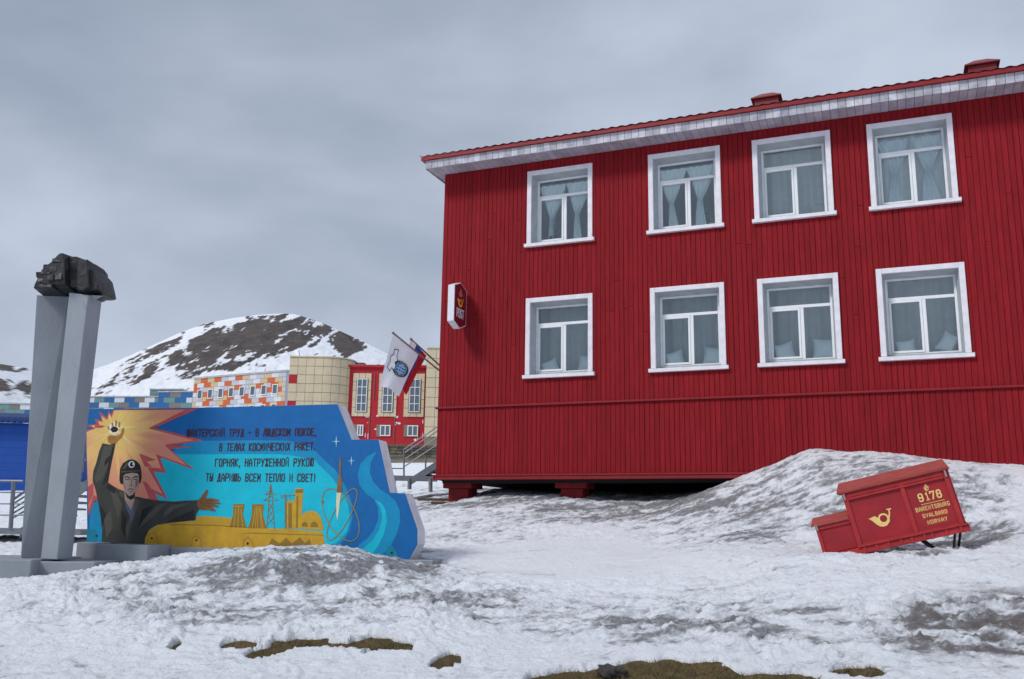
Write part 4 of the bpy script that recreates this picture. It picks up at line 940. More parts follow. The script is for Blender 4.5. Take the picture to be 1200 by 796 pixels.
# miner
lay([A(*p) for p in [(153, 226), (138, 262), (126, 310), (112, 350), (109, 392), (122, 430), (132, 480), (143, 540), (152, 600), (150, 668), (338, 672), (343, 645), (362, 608), (395, 588), (450, 580), (500, 574), (566, 568), (570, 540), (582, 520), (584, 478), (520, 481), (470, 485), (400, 480), (345, 472), (310, 463), (290, 462), (250, 440), (222, 428), (195, 412), (178, 400), (184, 360), (194, 310), (204, 262), (212, 224), (185, 232)]], 8, 'painted_miner_coat', JK)
layers([[A(*p) for p in q_] for q_ in ([(160, 240), (200, 232), (188, 290), (172, 345), (150, 385), (125, 400), (118, 380), (140, 320)], [(235, 432), (250, 440), (245, 470), (228, 450)], [(300, 470), (320, 480), (300, 540), (275, 610), (262, 660), (256, 600), (290, 520)], [(398, 500), (440, 490), (400, 530), (350, 575), (310, 610), (340, 560)], [(460, 500), (545, 490), (470, 520), (420, 560), (430, 530)], [(190, 440), (220, 450), (240, 500), (225, 560), (205, 500)], [(160, 560), (190, 520), (200, 600), (170, 650)])], 9, 'painted_coat_fold', JK2)
layers([[A(*p) for p in q_] for q_ in ([(196, 245), (206, 240), (190, 330), (176, 398), (150, 410), (170, 360)], [(205, 262), (165, 300), (160, 330), (190, 300)], [(440, 575), (560, 520), (562, 566), (500, 572)], [(180, 404), (215, 430), (205, 450), (170, 425)], [(240, 520), (262, 560), (250, 640), (235, 600)], [(330, 520), (380, 500), (340, 560), (310, 600)], [(140, 500), (170, 540), (150, 600)])], 9.6, 'painted_coat_shadow', JK3)
lay([A(*p) for p in [(253, 478), (262, 484), (278, 520), (292, 495), (300, 480), (292, 540), (284, 580), (272, 545), (258, 510)]], 10, 'painted_shirt', SHIRT)
lay([A(*p) for p in [(250, 430), (252, 475), (262, 492), (280, 522), (296, 480), (300, 440)]], 10.6, 'painted_neck', SKIN)
layers([[A(*p) for p in [(252, 440), (272, 462), (290, 450), (298, 440), (296, 470), (278, 478), (262, 466)]]], 11, 'painted_neck_shadow', BLK)
lay([A(*p) for p in [(243, 362), (300, 352), (318, 362), (316, 392), (310, 420), (300, 440), (287, 455), (274, 460), (262, 450), (251, 430), (244, 400)]], 11.6, 'painted_face', SKIN)
lay([A(*p) for p in [(229, 372), (231, 340), (245, 314), (268, 300), (285, 297), (305, 305), (320, 322), (326, 348), (327, 378), (322, 400), (314, 405), (316, 372), (310, 360), (285, 357), (258, 362), (247, 370), (246, 405), (236, 408), (229, 395)]], 12.2, 'painted_helmet', BLK)
layers([[A(*p) for p in q_] for q_ in ([(240, 340), (262, 312), (275, 310), (255, 340)], [(236, 350), (322, 345), (323, 350), (237, 356)])], 12.6, 'painted_helmet_light', JK2)
lay([A(283+14*math.cos(i*math.pi/9), 320+15*math.sin(i*math.pi/9)) for i in range(18)], 13, 'painted_badge', WHP)
lay([A(*p) for p in [(280, 308), (290, 312), (286, 320), (294, 324), (284, 332), (274, 326), (276, 316)]], 13.5, 'painted_badge_mark', BLK)
ln = MB()
for l, w_ in (([(252, 378), (262, 374), (276, 381)], .016), ([(289, 380), (302, 373), (312, 376)], .016), ([(256, 387), (272, 388)], .012), ([(293, 387), (308, 385)], .012), ([(282, 383), (281, 405), (284, 413), (274, 414)], .008), ([(266, 432), (278, 428), (291, 431)], .011), ([(273, 442), (285, 441)], .007)):
    line_poly(ln, [A(*p) for p in l], w_, -.0008*13)
mb_(ln, 'painted_features', BLK)
layers([[A(*p) for p in q_] for q_ in ([(300, 392), (312, 388), (309, 412), (300, 424)], [(246, 398), (250, 400), (256, 430), (252, 427)])], 12.0, 'painted_cheek_shade', paint('mural_face_shadow', (.17, .12, .11)))
# hands
lay([A(*p) for p in [(176, 150), (205, 128), (228, 150), (226, 178), (205, 190), (182, 180)]], 8.3, 'painted_glow', mat('mural_glow', (.85, .80, .62), .6, var=.1))
hnd = [[(177, 218), (176, 196), (190, 190), (207, 194), (226, 190), (236, 178), (240, 160), (249, 157), (249, 176), (242, 198), (228, 210), (212, 226), (188, 228)], [(175, 152), (181, 148), (186, 165), (180, 168)], [(193, 136), (200, 132), (203, 155), (196, 156)], [(209, 126), (217, 124), (217, 150), (210, 152)], [(225, 132), (232, 130), (229, 155), (223, 154)]]
layers([[A(*p) for p in q_] for q_ in hnd], 9.2, 'painted_raised_hand', mat('mural_hand_orange', (.42, .20, .05), .6, var=.25, nscale=9))
lay([A(*p) for p in [(188, 166), (194, 156), (206, 151), (219, 156), (224, 166), (214, 176), (198, 178)]], 9.8, 'painted_coal_piece', BLK)
hnd = [[(574, 478), (588, 470), (600, 452), (610, 436), (618, 430), (623, 437), (617, 455), (611, 470), (638, 470), (668, 476), (670, 483), (640, 482), (676, 489), (677, 496), (640, 496), (668, 503), (667, 510), (634, 508), (655, 522), (652, 530), (622, 522), (600, 524), (582, 520), (574, 500)]]
layers([[A(*p) for p in q_] for q_ in hnd], 9.2, 'painted_open_hand', BRN)
ln = MB()
for l in ([(612, 478), (640, 482)], [(612, 490), (640, 496)], [(610, 502), (636, 508)], [(590, 480), (600, 500), (590, 515)]): line_poly(ln, [A(*p) for p in l], .006, -.0008*9.8)
mb_(ln, 'painted_finger_line', BLK)
# verse
def verse(s, x0, x1, y0, y1, hpx, nm):
    t_ = MB(); a = T(x0, y0); b = T(x1, y1); h = T(x0, y0-hpx)[1]-a[1]
    text(t_, s, a[0], a[1], b[0], b[1], h, .0150, -.0008*7.4, space=.9, gap=.62)
    return mb_(t_, nm, TXT)
verse('ШАХТЕРСКИЙ ТРУД - В ЛЮДСКОМ ПОКОЕ,', 121, 1074, 136, 128, 50, 'verse_line')
verse('В ТЕЛАХ КОСМИЧЕСКИХ РАКЕТ.', 362, 1066, 243, 236, 52, 'verse_line')
verse('ГОРНЯК, НАТРУЖЕННОЙ РУКОЮ', 330, 1055, 357, 355, 53, 'verse_line')
verse('ТЫ ДАРИШЬ ВСЕМ ТЕПЛО И СВЕТ!', 262, 1066, 465, 470, 53, 'verse_line')
# plinth blocks (footing of the wall)
def mpy(px, py, y):        # point on the plane y in front of the face, mural frame
    d = Vector(ray(px, py)); o_ = Vector((0, 0, ZC)); P0 = MO3+MN*y; t = (P0-o_).dot(MN)/d.dot(MN); p = o_+d*t-MO3
    return (p.dot(MX), p.z)
xa = mpt(96, 640)[0]; xb = mpy(508, 660, -.02)[0]
x0, zt = mpy(90, 635.6, -.30); x1, _ = mpy(112, 637, -.30)
mb_(MB().box(x0, x1+.05, -.30, .45, zt-.45, zt), 'footing', GREYPAINT, bevel=.01)
x0f, ztf = mpy(112, 637.5, -.62); x1f, _ = mpy(173.5, 640, -.62)
mb_(MB().box(x0f, x1f, -.62, .42, ztf-.5, ztf-.004), 'footing', GREYPAINT, bevel=.01)
x2, _ = mpt(200, 640)
mb_(MB().box(x1f+.003, mpt(400, 640)[0], -.06, .40, ztf-.7, ztf-.035), 'footing', GREYPAINT, bevel=.01)
_, zr = mpy(497, 656.5, -.05)
mb_(MB().box(mpt(455, 660)[0], xb, -.05, .50, zr-.4, zr), 'footing', GREYPAINT, bevel=.01)

# ---------------------------------------------------------------- grey pillar monument with coal block
mon = empty('pillar_monument', at(60, 660, 13.2), 0, 'tall grey concrete pillars topped with a carved black lump of coal', 'monument')
mo = mon.location.copy()
def wl(v): return tuple(Vector(v)-mo)
def slab(front, backs, name, m_, parent=mon):
    # front: 4 world points (bl, br, tr, tl); backs: thickness vector
    f_ = [Vector(p) for p in front]; b_ = [p+Vector(backs) for p in f_]
    mb = MB().hexa([wl(f_[0]), wl(f_[1]), wl(b_[1]), wl(b_[0]), wl(f_[3]), wl(f_[2]), wl(b_[2]), wl(b_[3])])
    return mb.build(name, m_, parent, bevel=.008)
slab([at(24, 654, 13.08), at(49, 655, 13.22), at(81, 347.5, 13.22), at(42.7, 345.8, 13.08)], (0.05, .42, 0), 'pillar', GREYPAINT)
slab([at(47.5, 655, 12.85), at(66.8, 656, 12.85), at(103.5, 345.8, 12.85), at(80.9, 342.8, 12.85)], (.02, .40, 0), 'pillar', GREYLIT)
slab([at(66.9, 656.5, 13.0), at(77.4, 657, 13.55), at(117.6, 357.4, 13.55), at(102, 353.2, 13.0)], (-.30, .15, 0), 'pillar', GREYPAINT)
# base slabs
def world_box(pa, pb, y0, y1, ztop, h, name, m_, parent, rz=0):
    x0, x1 = at(pa, 650, y0).x, at(pb, 650, y0).x
    o = MB().box(x0-mo.x, x1-mo.x, y0-mo.y, y1-mo.y, ztop-h-mo.z, ztop-mo.z).build(name, m_, parent, bevel=.012); return o
zt1 = at(20, 656, 12.6).z
world_box(-140, 38, 12.60, 14.2, zt1, .5, 'base_slab', GREYPAINT, mon)
world_box(38.5, 112, 12.80, 14.0, at(80, 658.5, 12.8).z, .5, 'base_slab', GREYPAINT, mon)
# coal lump: stepped hull and carved plates
Cc = lambda x, y, Y=12.95: Vector(wl(at((400+(x-400)*.89)/3.98, 280+(268+(y-268)*.96)/3.98, Y)))
coal = empty('coal_lump', (0, 0, 0)); coal.parent = mon
def rock(sil, y0, y1, shrink, mb=None):
    # silhouette polygon (zoom pixels) extruded, the back and front faces pulled in
    mb = mb or MB(); n = len(sil); ctr = Vector((0, 0, 0))
    P_ = [Cc(x, y, 13.15) for x, y in sil]; c_ = sum(P_, Vector())/n
    rings = []
    for yy, s_ in ((y0, shrink), ((y0*.6+y1*.4), 1.0), ((y0*.2+y1*.8), 1.0), (y1, shrink)):
        rings.append([c_+(p-c_)*s_+Vector((0, yy-c_.y+0, 0)) for p in P_])
    vs = [v for r_ in rings for v in r_]; fs = []
    for k in range(3):
        for i in range(n): j = (i+1) % n; fs.append((k*n+i, k*n+j, (k+1)*n+j, (k+1)*n+i))
    fs.append(tuple(range(n))[::-1]); fs.append(tuple(range(3*n, 4*n)))
    mb.add(vs, fs); return mb
ym = 13.15-mo.y
def coal_piece(sil, y0, y1, sh=.86): 
    o = rock(sil, ym+y0, ym+y1, sh).build('coal_block', COAL, coal, bevel=.012); return o
coal_piece([(172, 264), (180, 240), (205, 195), (225, 155), (258, 150), (292, 150), (300, 200), (300, 266)], -.32, .42)
coal_piece([(235, 262), (240, 150), (268, 150), (290, 135), (318, 105), (335, 90), (358, 88), (368, 150), (366, 256)], -.42, .30)
coal_piece([(345, 252), (350, 90), (398, 90), (428, 108), (432, 200), (420, 262)], -.28, .40)
coal_piece([(405, 276), (408, 112), (440, 112), (469, 122), (472, 160), (478, 262), (440, 284)], -.36, .34)
coal_piece([(455, 268), (458, 150), (490, 162), (505, 220), (514, 262), (490, 268)], -.30, .35)
rk = random.Random(12)
for (x, y, w, h, yo) in [(195, 225, 34, 40, -.34), (215, 190, 40, 26, -.35), (205, 245, 30, 22, -.36), (245, 225, 44, 26, -.45), (262, 190, 46, 20, -.46), (300, 175, 38, 30, -.47), (318, 130, 44, 26, -.46), (335, 105, 36, 16, -.44), (290, 215, 34, 34, -.49), (330, 205, 34, 40, -.47), (262, 250, 60, 20, -.46), (380, 110, 40, 24, -.33), (392, 150, 44, 30, -.35), (385, 190, 40, 26, -.33), (395, 230, 46, 30, -.36), (430, 150, 36, 26, -.40), (445, 180, 34, 40, -.41), (430, 225, 40, 34, -.40), (455, 245, 40, 26, -.39), (480, 200, 26, 34, -.34), (492, 245, 30, 26, -.34), (452, 128, 30, 14, -.39), (355, 150, 22, 30, -.43)]:
    if x < 212 or y < 112: continue
    w *= rk.uniform(1.0, 1.35); h *= rk.uniform(.8, 1.25)
    pts = [(x-w/2, y-h/2+rk.uniform(-3, 3)), (x-w/2+rk.uniform(0, 4), y+h/2), (x+w/2, y+h/2+rk.uniform(-4, 2)), (x+w/2-rk.uniform(0, 5), y-h/2)]
    P_ = [Cc(px_, py_, 13.15) for px_, py_ in pts]
    f_ = [p+Vector((0, ym+yo+.045+rk.uniform(-.012, .012)-p.y, 0)) for p in P_]; t_ = rk.uniform(-.03, .03)
    f_ = [f_[k]+Vector((0, t_*(1 if k in (1, 2) else -.5), 0)) for k in range(4)]
    b_ = [p+Vector((0, .22, 0)) for p in f_]
    MB().hexa([f_[1], f_[2], b_[2], b_[1], f_[0], f_[3], b_[3], b_[0]]).build('coal_plate', COAL, coal, bevel=.01)
MB().hexa([Cc(405, 286, 12.95), Cc(440, 290, 12.95), Cc(440, 288, 13.4), Cc(405, 284, 13.4), Cc(412, 262, 12.9), Cc(492, 266, 12.9), Cc(480, 262, 13.5), Cc(412, 258, 13.5)]).build('underside', GREYPAINT, coal)
# ---------------------------------------------------------------- steel stairs behind the end wall and walkway on the left
def stairs_right():
    t = empty('steel_staircase', at(480, 575, 25), 0, 'grey steel stairs and landing with pipe railings beside the red building end', 'staircase'); o = t.location
    V = lambda px, py, Y=25.0: at(px, py, Y)-o
    Zm = lambda x, y, Y=25.0: at(420+x/3.619, 380+y/3.619, Y)-o
    L_ = MB()
    def beam(a, b, hh, ww, name):
        d = (b-a); m_ = MB(); z = Vector((0, 0, hh/2)); y = Vector((0, ww/2, 0))
        m_.hexa([a-z-y, b-z-y, b-z+y, a-z+y, a+z-y, b+z-y, b+z+y, a+z+y]); m_.build(name, METAL, t)
    for Y in (25.0, 26.3):
        beam(Zm(120, 652, Y), Zm(335, 657, Y), .14, .06, 'landing_beam')
        beam(Zm(226, 664, Y), Zm(420, 540, Y), .20, .05, 'stringer')
        for (a, b) in (((193, 532), (193, 648)), ((285, 560), (285, 625)), ((120, 560), (120, 648)), ((385, 415), (385, 560))):
            MB().tube(Zm(*a, Y), Zm(*b, Y), .025, 6).build('post', METAL, t)
        for (a, b) in (((193, 532), (420, 376)), ((193, 548), (420, 395)), ((193, 575), (420, 425)), ((193, 605), (420, 455)), ((60, 560), (193, 560)), ((60, 585), (193, 585)), ((60, 612), (193, 612))):
            MB().tube(Zm(*a, Y), Zm(*b, Y), .018, 6).build('rail', METAL, t)
        for (a, b) in (((217, 655), (217, 700)), ((306, 655), (306, 712)), ((150, 655), (150, 700))):
            MB().tube(Zm(*a, Y), Zm(*b, Y), .06, 6).build('leg', METAL, t)
    p0, p1 = Zm(120, 648, 25.02), Zm(330, 650, 25.02)
    MB().box(p0.x, p1.x, p0.y, p0.y+1.25, p0.z, p0.z+.03).build('landing', METAL, t)
    for k in range(8):
        c_ = Zm(240+k*22, 652-k*14, 25.03); MB().box(c_.x, c_.x+.28, c_.y, c_.y+1.2, c_.z, c_.z+.04).build('tread', METAL, t)
stairs_right()
def walkway(px0, px1, Y, ytop, ydeck, xs_, label, grade=0.0, nr=4, name='railing'):
    t = empty(name, at(px0, ydeck, Y), 0, label, 'railing'); o = t.location
    for k in range(nr):
        f_ = k/nr; a = at(px0, ytop[0]+(ydeck-ytop[0])*f_, Y)-o; b = at(px1, ytop[1]+(ydeck+grade-ytop[1])*f_, Y)-o
        MB().tube(a, b, .024 if k == 0 else .016, 6).build('rail', METAL, t)
    for x in xs_:
        f_ = (x-px0)/(px1-px0); yt = ytop[0]+(ytop[1]-ytop[0])*f_; yd = ydeck+grade*f_
        MB().tube(at(x+2.0, yt, Y)-o, at(x-1.5, yd+2, Y)-o, .038, 6).build('post', METAL, t)
    return t, o
t, o = walkway(-160, 27, 17.5, (562, 564), 617, (-120, -52, 14), 'grey steel pipe railing of the walkway left of the pillars')
a, b = at(-160, 617, 17.4)-o, at(92, 619, 17.4)-o
MB().box(a.x, b.x, 0, 1.3, a.z-.10, a.z).build('deck', METAL, t)
t, o = walkway(16, 96, 17.6, (585, 531), 612, (44, 92), 'grey steel stair railing rising between the pillars and the mural', grade=-45, nr=5)
for k in range(7):
    c_ = at(30+k*11, 612-k*7.5, 17.62)-o; MB().box(c_.x, c_.x+.3, .0, 1.1, c_.z, c_.z+.04).build('tread', METAL, t)
a, b = at(24, 619, 17.58)-o, at(110, 556, 17.58)-o
MB().hexa([a+Vector((0, 0, -.2)), b+Vector((0, 0, -.2)), b+Vector((0, .05, -.2)), a+Vector((0, .05, -.2)), a, b, b+Vector((0, .05, 0)), a+Vector((0, .05, 0))]).build('stringer', METAL, t)
t, o = walkway(40, 101, 19.2, (560, 500), 598, (60, 97), 'rear grey stair railing glimpsed between the pillars and the mural', grade=-50, nr=5)
# loose planks on the snow near the pier
WOODB = mat('wet_brown_wood', (0.13, 0.08, 0.055), .8, var=.4, nscale=8)
for (x0, x1, y, Y, lab) in ((489, 541, 585.5, 20.6, 'brown plank lying on the snow in front of the first pier'), (505, 555, 589.5, 20.2, 'thin brown plank on the snow nearest the camera')):
    a, b = at(x0, y, Y), at(x1, y+.8, Y+.05); q = MB().box(0, (b-a).length, 0, .15, -.02, .035).build('plank', WOODB, None, bevel=.005, label=lab, cat='plank'); q.location = a
# ---------------------------------------------------------------- blue hall on the far left
BLUEM = mat('blue_metal_wall', (0.006, 0.065, 0.33), .6, nscale=2, col2=(0.005, 0.055, 0.29)); BLUER = mat('blue_roof_metal', (0.012, 0.04, 0.17), .5, var=.2)
p = at(-120, 575, 40); bh = empty('blue_hall', p, R(6), 'low blue metal clad hall with corrugated roof behind the walkway railing', 'building')
w_ = (at(34.5, 560, 40).x-p.x); zt_ = at(20, 488, 40).z-p.z
MB().box(0, w_, 0, 12, -2, zt_-.25).build('wall', BLUEM, bh)
hb = MB()
for k in range(9): hb.box(0, w_, -.03, -.001, .1+k*.32, .36+k*.32)
for k in range(9): 
    MB().box(0, w_, -.03, -.002, -.05+k*.33, .274+k*.33).build('cladding_sheet', BLUEM, bh)
v_ = []; f_ = []; nn = 120
for r_, (y, z) in enumerate(((-.4, zt_-.05), (7, zt_+.9))):
    for i in range(nn+1): v_.append((-.2+(w_+.4)*i/nn, y, z+.045*math.sin(i*math.pi/2.5)))
n_ = len(v_); v_ += [(x, y, z-.18) for x, y, z in v_]
for i in range(nn): f_ += [(i, i+1, nn+2+i, nn+1+i), (n_+nn+1+i, n_+nn+2+i, n_+i+1, n_+i), (n_+i, n_+i+1, i+1, i)]
MB().add(v_, f_).build('roof', BLUER, bh)
MB().box(w_*.94, w_*.955, -.06, -.031, .4, zt_-.9).build('downpipe', BLUER, bh)
# ---------------------------------------------------------------- tile clad far buildings
def tint(nm, c_): return mat(nm, c_, .6, var=.12, nscale=.8)
TEALT = tint('tile_teal', (0.14, 0.27, 0.27)); BLT = tint('tile_blue', (0.02, 0.13, 0.34)); WHT = tint('tile_white', (0.62, 0.64, 0.68)); BRT = tint('tile_brown', (0.20, 0.18, 0.17)); ORT = tint('tile_orange', (0.58, 0.12, 0.035)); CRT = tint('tile_cream', (0.58, 0.44, 0.26)); LGT = tint('tile_light_grey', (0.48, 0.50, 0.56))
CREAM = mat('cream_tile', (0.60, 0.51, 0.35), .55, var=.12, nscale=.9, rnd=.05); JOINT = mat('tile_joint', (0.22, 0.18, 0.13), .9); REDF = mat('red_facade_paint', (0.42, 0.012, 0.022), .6, var=.15, nscale=2, patch=((.62, .55, .52), 1.1, .69)); WINW = mat('far_window_frame', (.72, .74, .77), .5)
FROOF = mat('snowy_flat_roof', (0.45, 0.46, 0.49), .8, var=.3, nscale=1)
rt = random.Random(21)
def tiled(name, pxl, pxr, pyl, pyr, Y, yaw, tw_, th_, rows, palette, label, seed, depth=14, drop=10, win=None, wpal=None):
    a = at(pxl, pyl, Y); t = empty(name, a, yaw, label, 'building')
    d = Vector(ray(pxr, pyr)); o_ = Vector((0, 0, ZC)); nn_ = Vector((-math.sin(yaw), math.cos(yaw), 0)); s_ = (a-o_).dot(nn_)/d.dot(nn_); b = o_+d*s_
    X_ = Vector((math.cos(yaw), math.sin(yaw), 0)); w = (b-a).dot(X_)
    MB().box(0, w, .05, depth, -rows*th_-drop, 0).build('wall', LGT, t)
    MB().box(-.15, w+.15, -.12, depth, 0.002, .25).build('roof', FROOF, t)
    r2 = random.Random(seed); n = int(round(w/tw_)); tw_ = w/n; shared = {}
    for r_ in range(rows):
        off = (r_ % 2)*.5
        prev = None
        for i in range(n+1):
            x0 = max(0, (i-off)*tw_); x1 = min(w, (i+1-off)*tw_)
            if x1-x0 < .1: continue
            m_ = r2.choice(palette)
            if m_ is prev: m_ = r2.choice(palette)
            prev = m_
            key = (round(x1-x0, 3), m_.name)
            if key not in shared: shared[key] = MB().box(0, x1-x0-.04, 0, .06, -th_+.04, 0).mesh('tile', m_)
            q = bpy.data.objects.new('tile', shared[key]); COL.objects.link(q); q.parent = t; q.location = (x0, -.02, -r_*th_-.02)
    return t, w, tw_
t, w, tw = tiled('blue_tiled_block', 88, 194, 466, 462, 170, R(-8), 2.0, .95, 7, [TEALT, TEALT, BLT, BLT, WHT, BRT], 'long low block clad in teal, blue, white and brown tiles below the mountain', 3)
tiled('blue_tiled_tower', 186, 226, 460, 459.5, 166, R(-8), 1.9, .95, 8, [TEALT, BLT, BLT, BRT, WHT], 'taller end of the teal and blue tiled row, beside the orange tiled block', 8)
tiled('blue_tiled_stair_head', 176, 213, 457, 457, 180, R(-5), 2, .9, 3, [TEALT, BRT, TEALT], 'small raised teal storey on top of the blue tiled row', 4)
tiled('blue_tiled_wing', -60, 36, 472, 474, 150, R(4), 1.7, .85, 5, [TEALT, BLT, WHT, BRT, TEALT], 'blue and teal tiled wing at the far left above the blue hall', 6)
t, w, tw = tiled('orange_tiled_block', 228, 336, 444.5, 437.5, 130, R(-28), 1.35, .66, 15, [WHT, LGT, WHT, LGT, CRT, ORT, ORT, CRT, ORT], 'flats clad in orange, cream, white and grey tiles beside the cream tower', 11)
def small_window(parent, x, z, w_, h_, y=-.08, gl=FARGLASS, nx_=2, nz_=1, fr=.07):
    f_ = MB().box(x, x+fr, y, .0, z, z+h_).box(x+w_-fr, x+w_, y, .0, z, z+h_).box(x+fr, x+w_-fr, y, .0, z+h_-fr, z+h_).box(x+fr, x+w_-fr, y, .0, z, z+fr)
    for k in range(1, nx_): c_ = x+w_*k/nx_; f_.box(c_-fr/2, c_+fr/2, y-.003, .0, z+fr, z+h_-fr)
    for k in range(1, nz_): c_ = z+h_*k/nz_; f_.box(x+fr, x+w_-fr, y-.005, .0, c_-fr/2, c_+fr/2)
    o_ = f_.build('window', WINW, parent)
    MB().box(x+.01, x+w_-.01, y+.035, .001, z+.01, z+h_-.01).build('pane', gl, o_)
    return o_
for r_ in range(3):
    for k in range(8):
        small_window(t, .9+k*(w-1.2)/8, -3.15-r_*2.0*1.32+.2, .95, 1.35, y=-.13, nx_=1, fr=.10)
# cream curved tower and red-and-cream hall, 75 m away
YH = 75.0
hall = empty('red_cream_hall', at(405, 524, YH), R(-3), 'red and cream tiled hall with tall windows and red ground floor behind the flags', 'building'); ho = hall.location.copy()
sc_ = YH/F
Zx = lambda x: (210+x/3.75-405)*sc_; Zz = lambda y: (524-(380+y/3.75))*sc_
wid = Zx(1085)
MB().box(0, wid, .05, 14, -2.5, Zz(186)).build('wall', REDF, hall)
MB().box(-.05, wid+.05, -.15, .049, Zz(186), Zz(176)).build('cornice', REDF, hall)
MB().box(0, wid+.05, -.1, 14, Zz(176)+.002, Zz(174)).build('roof', FROOF, hall)
MB().box(Zx(745), Zx(785), 1, 3, Zz(176), Zz(155)).build('chimney', mat('brick_chimney', (.22, .07, .05), .9, var=.3), hall)
def tilegrid(parent, x0, x1, z0, z1, nx_, nz_, m_, y=-.03, gap=.03, hole=None):
    for i in range(nx_):
        for j in range(nz_):
            a, b = x0+(x1-x0)*i/nx_, x0+(x1-x0)*(i+1)/nx_; c_, d = z0+(z1-z0)*j/nz_, z0+(z1-z0)*(j+1)/nz_
            if hole and hole[0] < (a+b)/2 < hole[1] and hole[2] < (c_+d)/2 < hole[3]: continue
            MB().box(a+gap/2, b-gap/2, y, .049, c_+gap/2, d-gap/2).build('tile', m_, parent)
for x0, x1, wx0, wx1 in ((750, 832, 770, 815), (866, 948, 886, 931), (980, 1070, 1005, 1052)):
    tilegrid(hall, Zx(x0), Zx(x1), Zz(405), Zz(212), 3, 5, CREAM)
    MB().box(Zx(wx0)-.08, Zx(wx1)+.08, -.05, -.031, Zz(387), Zz(237)).build('window_surround', JOINT, hall)
    small_window(hall, Zx(wx0), Zz(384), Zx(wx1)-Zx(wx0), Zz(238)-Zz(384), y=-.12, nx_=2, nz_=4, fr=.055)
for x0, x1 in ((779, 806), (880, 926), (1001, 1048)):
    MB().box(Zx(x0)-.3, Zx(x0)-.001, -.02, .049, Zz(492), Zz(440)).build('window_surround', JOINT, hall)
    small_window(hall, Zx(x0), Zz(490), Zx(x1)-Zx(x0), Zz(442)-Zz(490), y=-.05, nx_=2, nz_=1, fr=.08)
for x, y0, y1 in ((830, 405, 520), (942, 405, 520), (975, 215, 300), (845, 215, 330)):
    MB().box(Zx(x), Zx(x)+.03, -.02, .049, Zz(y1), Zz(y0)).build('paint_joint', JOINT, hall)
# peeled white patches around the ground floor
for k in range(26):
    x = rt.uniform(755, 1070); y = rt.choice([rt.uniform(405, 412), rt.uniform(500, 520), rt.uniform(410, 520)]); a = Zx(x); c_ = Zz(y); ww, hh = rt.uniform(.05, .5), rt.uniform(.05, .3)
    if rt.random() < .5: ww, hh = .08, rt.uniform(.3, 1.0)
    pts = [(a+ww*(.5+.5*math.cos(q*.9)*rt.uniform(.6, 1)), c_+hh*(.5+.5*math.sin(q*.9)*rt.uniform(.6, 1))) for q in range(7)]
    MB().sheet(pts, .049).build('peeled_patch', WINW, hall)
def curved_tower(name, cx_l, cx_r, ytop, ybot, flatx, Y, label, rows, ncol, reds=()):
    t = empty(name, at(cx_l, ybot, Y), 0, label, 'building'); s_ = Y/F
    W_ = (cx_r-cx_l)*s_; H2 = (ybot-ytop)*s_; fl = (flatx-cx_l)*s_; R2 = (W_-fl)
    path = [(0, 0)]; n = ncol; tot = fl+R2*math.pi/2
    def pt(s2):
        if s2 <= fl: return Vector((s2, 0)), Vector((0, -1))
        a = (s2-fl)/R2; return Vector((fl+R2*math.sin(a), R2*(1-math.cos(a)))), Vector((math.sin(a), -math.cos(a)))
    for j in range(rows):
        for i in range(n):
            mb = MB(); z0, z1 = H2*j/rows+.018, H2*(j+1)/rows-.018
            for k in range(3):
                sa, sb_ = tot*(i+.018+.964*k/3)/n, tot*(i+.018+.964*(k+1)/3)/n
                (p, q) = pt(sa), pt(sb_)
                o1, o2 = p[0]+p[1]*.05, q[0]+q[1]*.05; i1, i2 = p[0]-p[1]*.02, q[0]-q[1]*.02
                mb.add([(o1.x, o1.y, z0), (o2.x, o2.y, z0), (o2.x, o2.y, z1), (o1.x, o1.y, z1), (i1.x, i1.y, z0), (i2.x, i2.y, z0), (i2.x, i2.y, z1), (i1.x, i1.y, z1)], [(0, 1, 2, 3), (0, 4, 5, 1), (3, 2, 6, 7), (0, 3, 7, 4), (1, 5, 6, 2)])
            mb.build('tile', REDF if (i, rows-1-j) in reds else CREAM, t)
    core = MB(); ring = [pt(tot*i/24)[0] for i in range(25)]+[Vector((W_, 10)), Vector((0, 10))]
    vs = [(p.x, p.y, z) for z in (-3, H2) for p in ring]; nn_ = len(ring)
    core.add(vs, [(i, (i+1) % nn_, nn_+(i+1) % nn_, nn_+i) for i in range(nn_)]+[tuple(range(nn_, 2*nn_))]); core.build('wall', JOINT, t)
    cap = MB(); vs = []
    for z in (H2+.001, H2+.12):
        for i in range(25):
            p, nrm = pt(tot*i/24); vs.append((p.x+nrm.x*.1, p.y+nrm.y*.1, z))
        vs += [(W_+.1, 10, z), (-.1, 10, z)]
    cap.add(vs, [(i, (i+1) % nn_, nn_+(i+1) % nn_, nn_+i) for i in range(nn_)]+[tuple(range(nn_, 2*nn_))]); cap.build('roof_edge', CREAM, t)
    return t
curved_tower('cream_tower', 333.5, 406, 417.5, 522, 375, 74, 'cream tiled tower with a rounded corner left of the red and cream hall', 10, 9, reds=((0, 2), (0, 5), (0, 7)))
curved_tower('cream_tower', 497, 540, 407, 512, 516, 73, 'cream tiled tower with rounded front at the edge of the red building', 9, 5)
STN = mat('dry_stone_wall', (0.15, 0.12, 0.08), .9, nscale=1.5, col2=(0.06, 0.055, 0.045), bump=1.0, bscale=3, rnd=.35)
sw = empty('stone_retaining_wall', at(425, 533, 62), 0, 'low brown rubble stone wall below the red and cream hall', 'wall'); so_ = sw.location
W3 = at(520, 533, 62).x-so_.x; r3 = random.Random(2)
MB().box(0, W3, .1, .6, -1, .72).build('core', JOINT, sw)
for j in range(4):
    x = 0
    while x < W3:
        l = r3.uniform(.3, .75); MB().box(x, x+l-.03, r3.uniform(-.05, .03), .3, -.1+j*.2, .08+j*.2).build('stone', STN, sw, bevel=.025); x += l
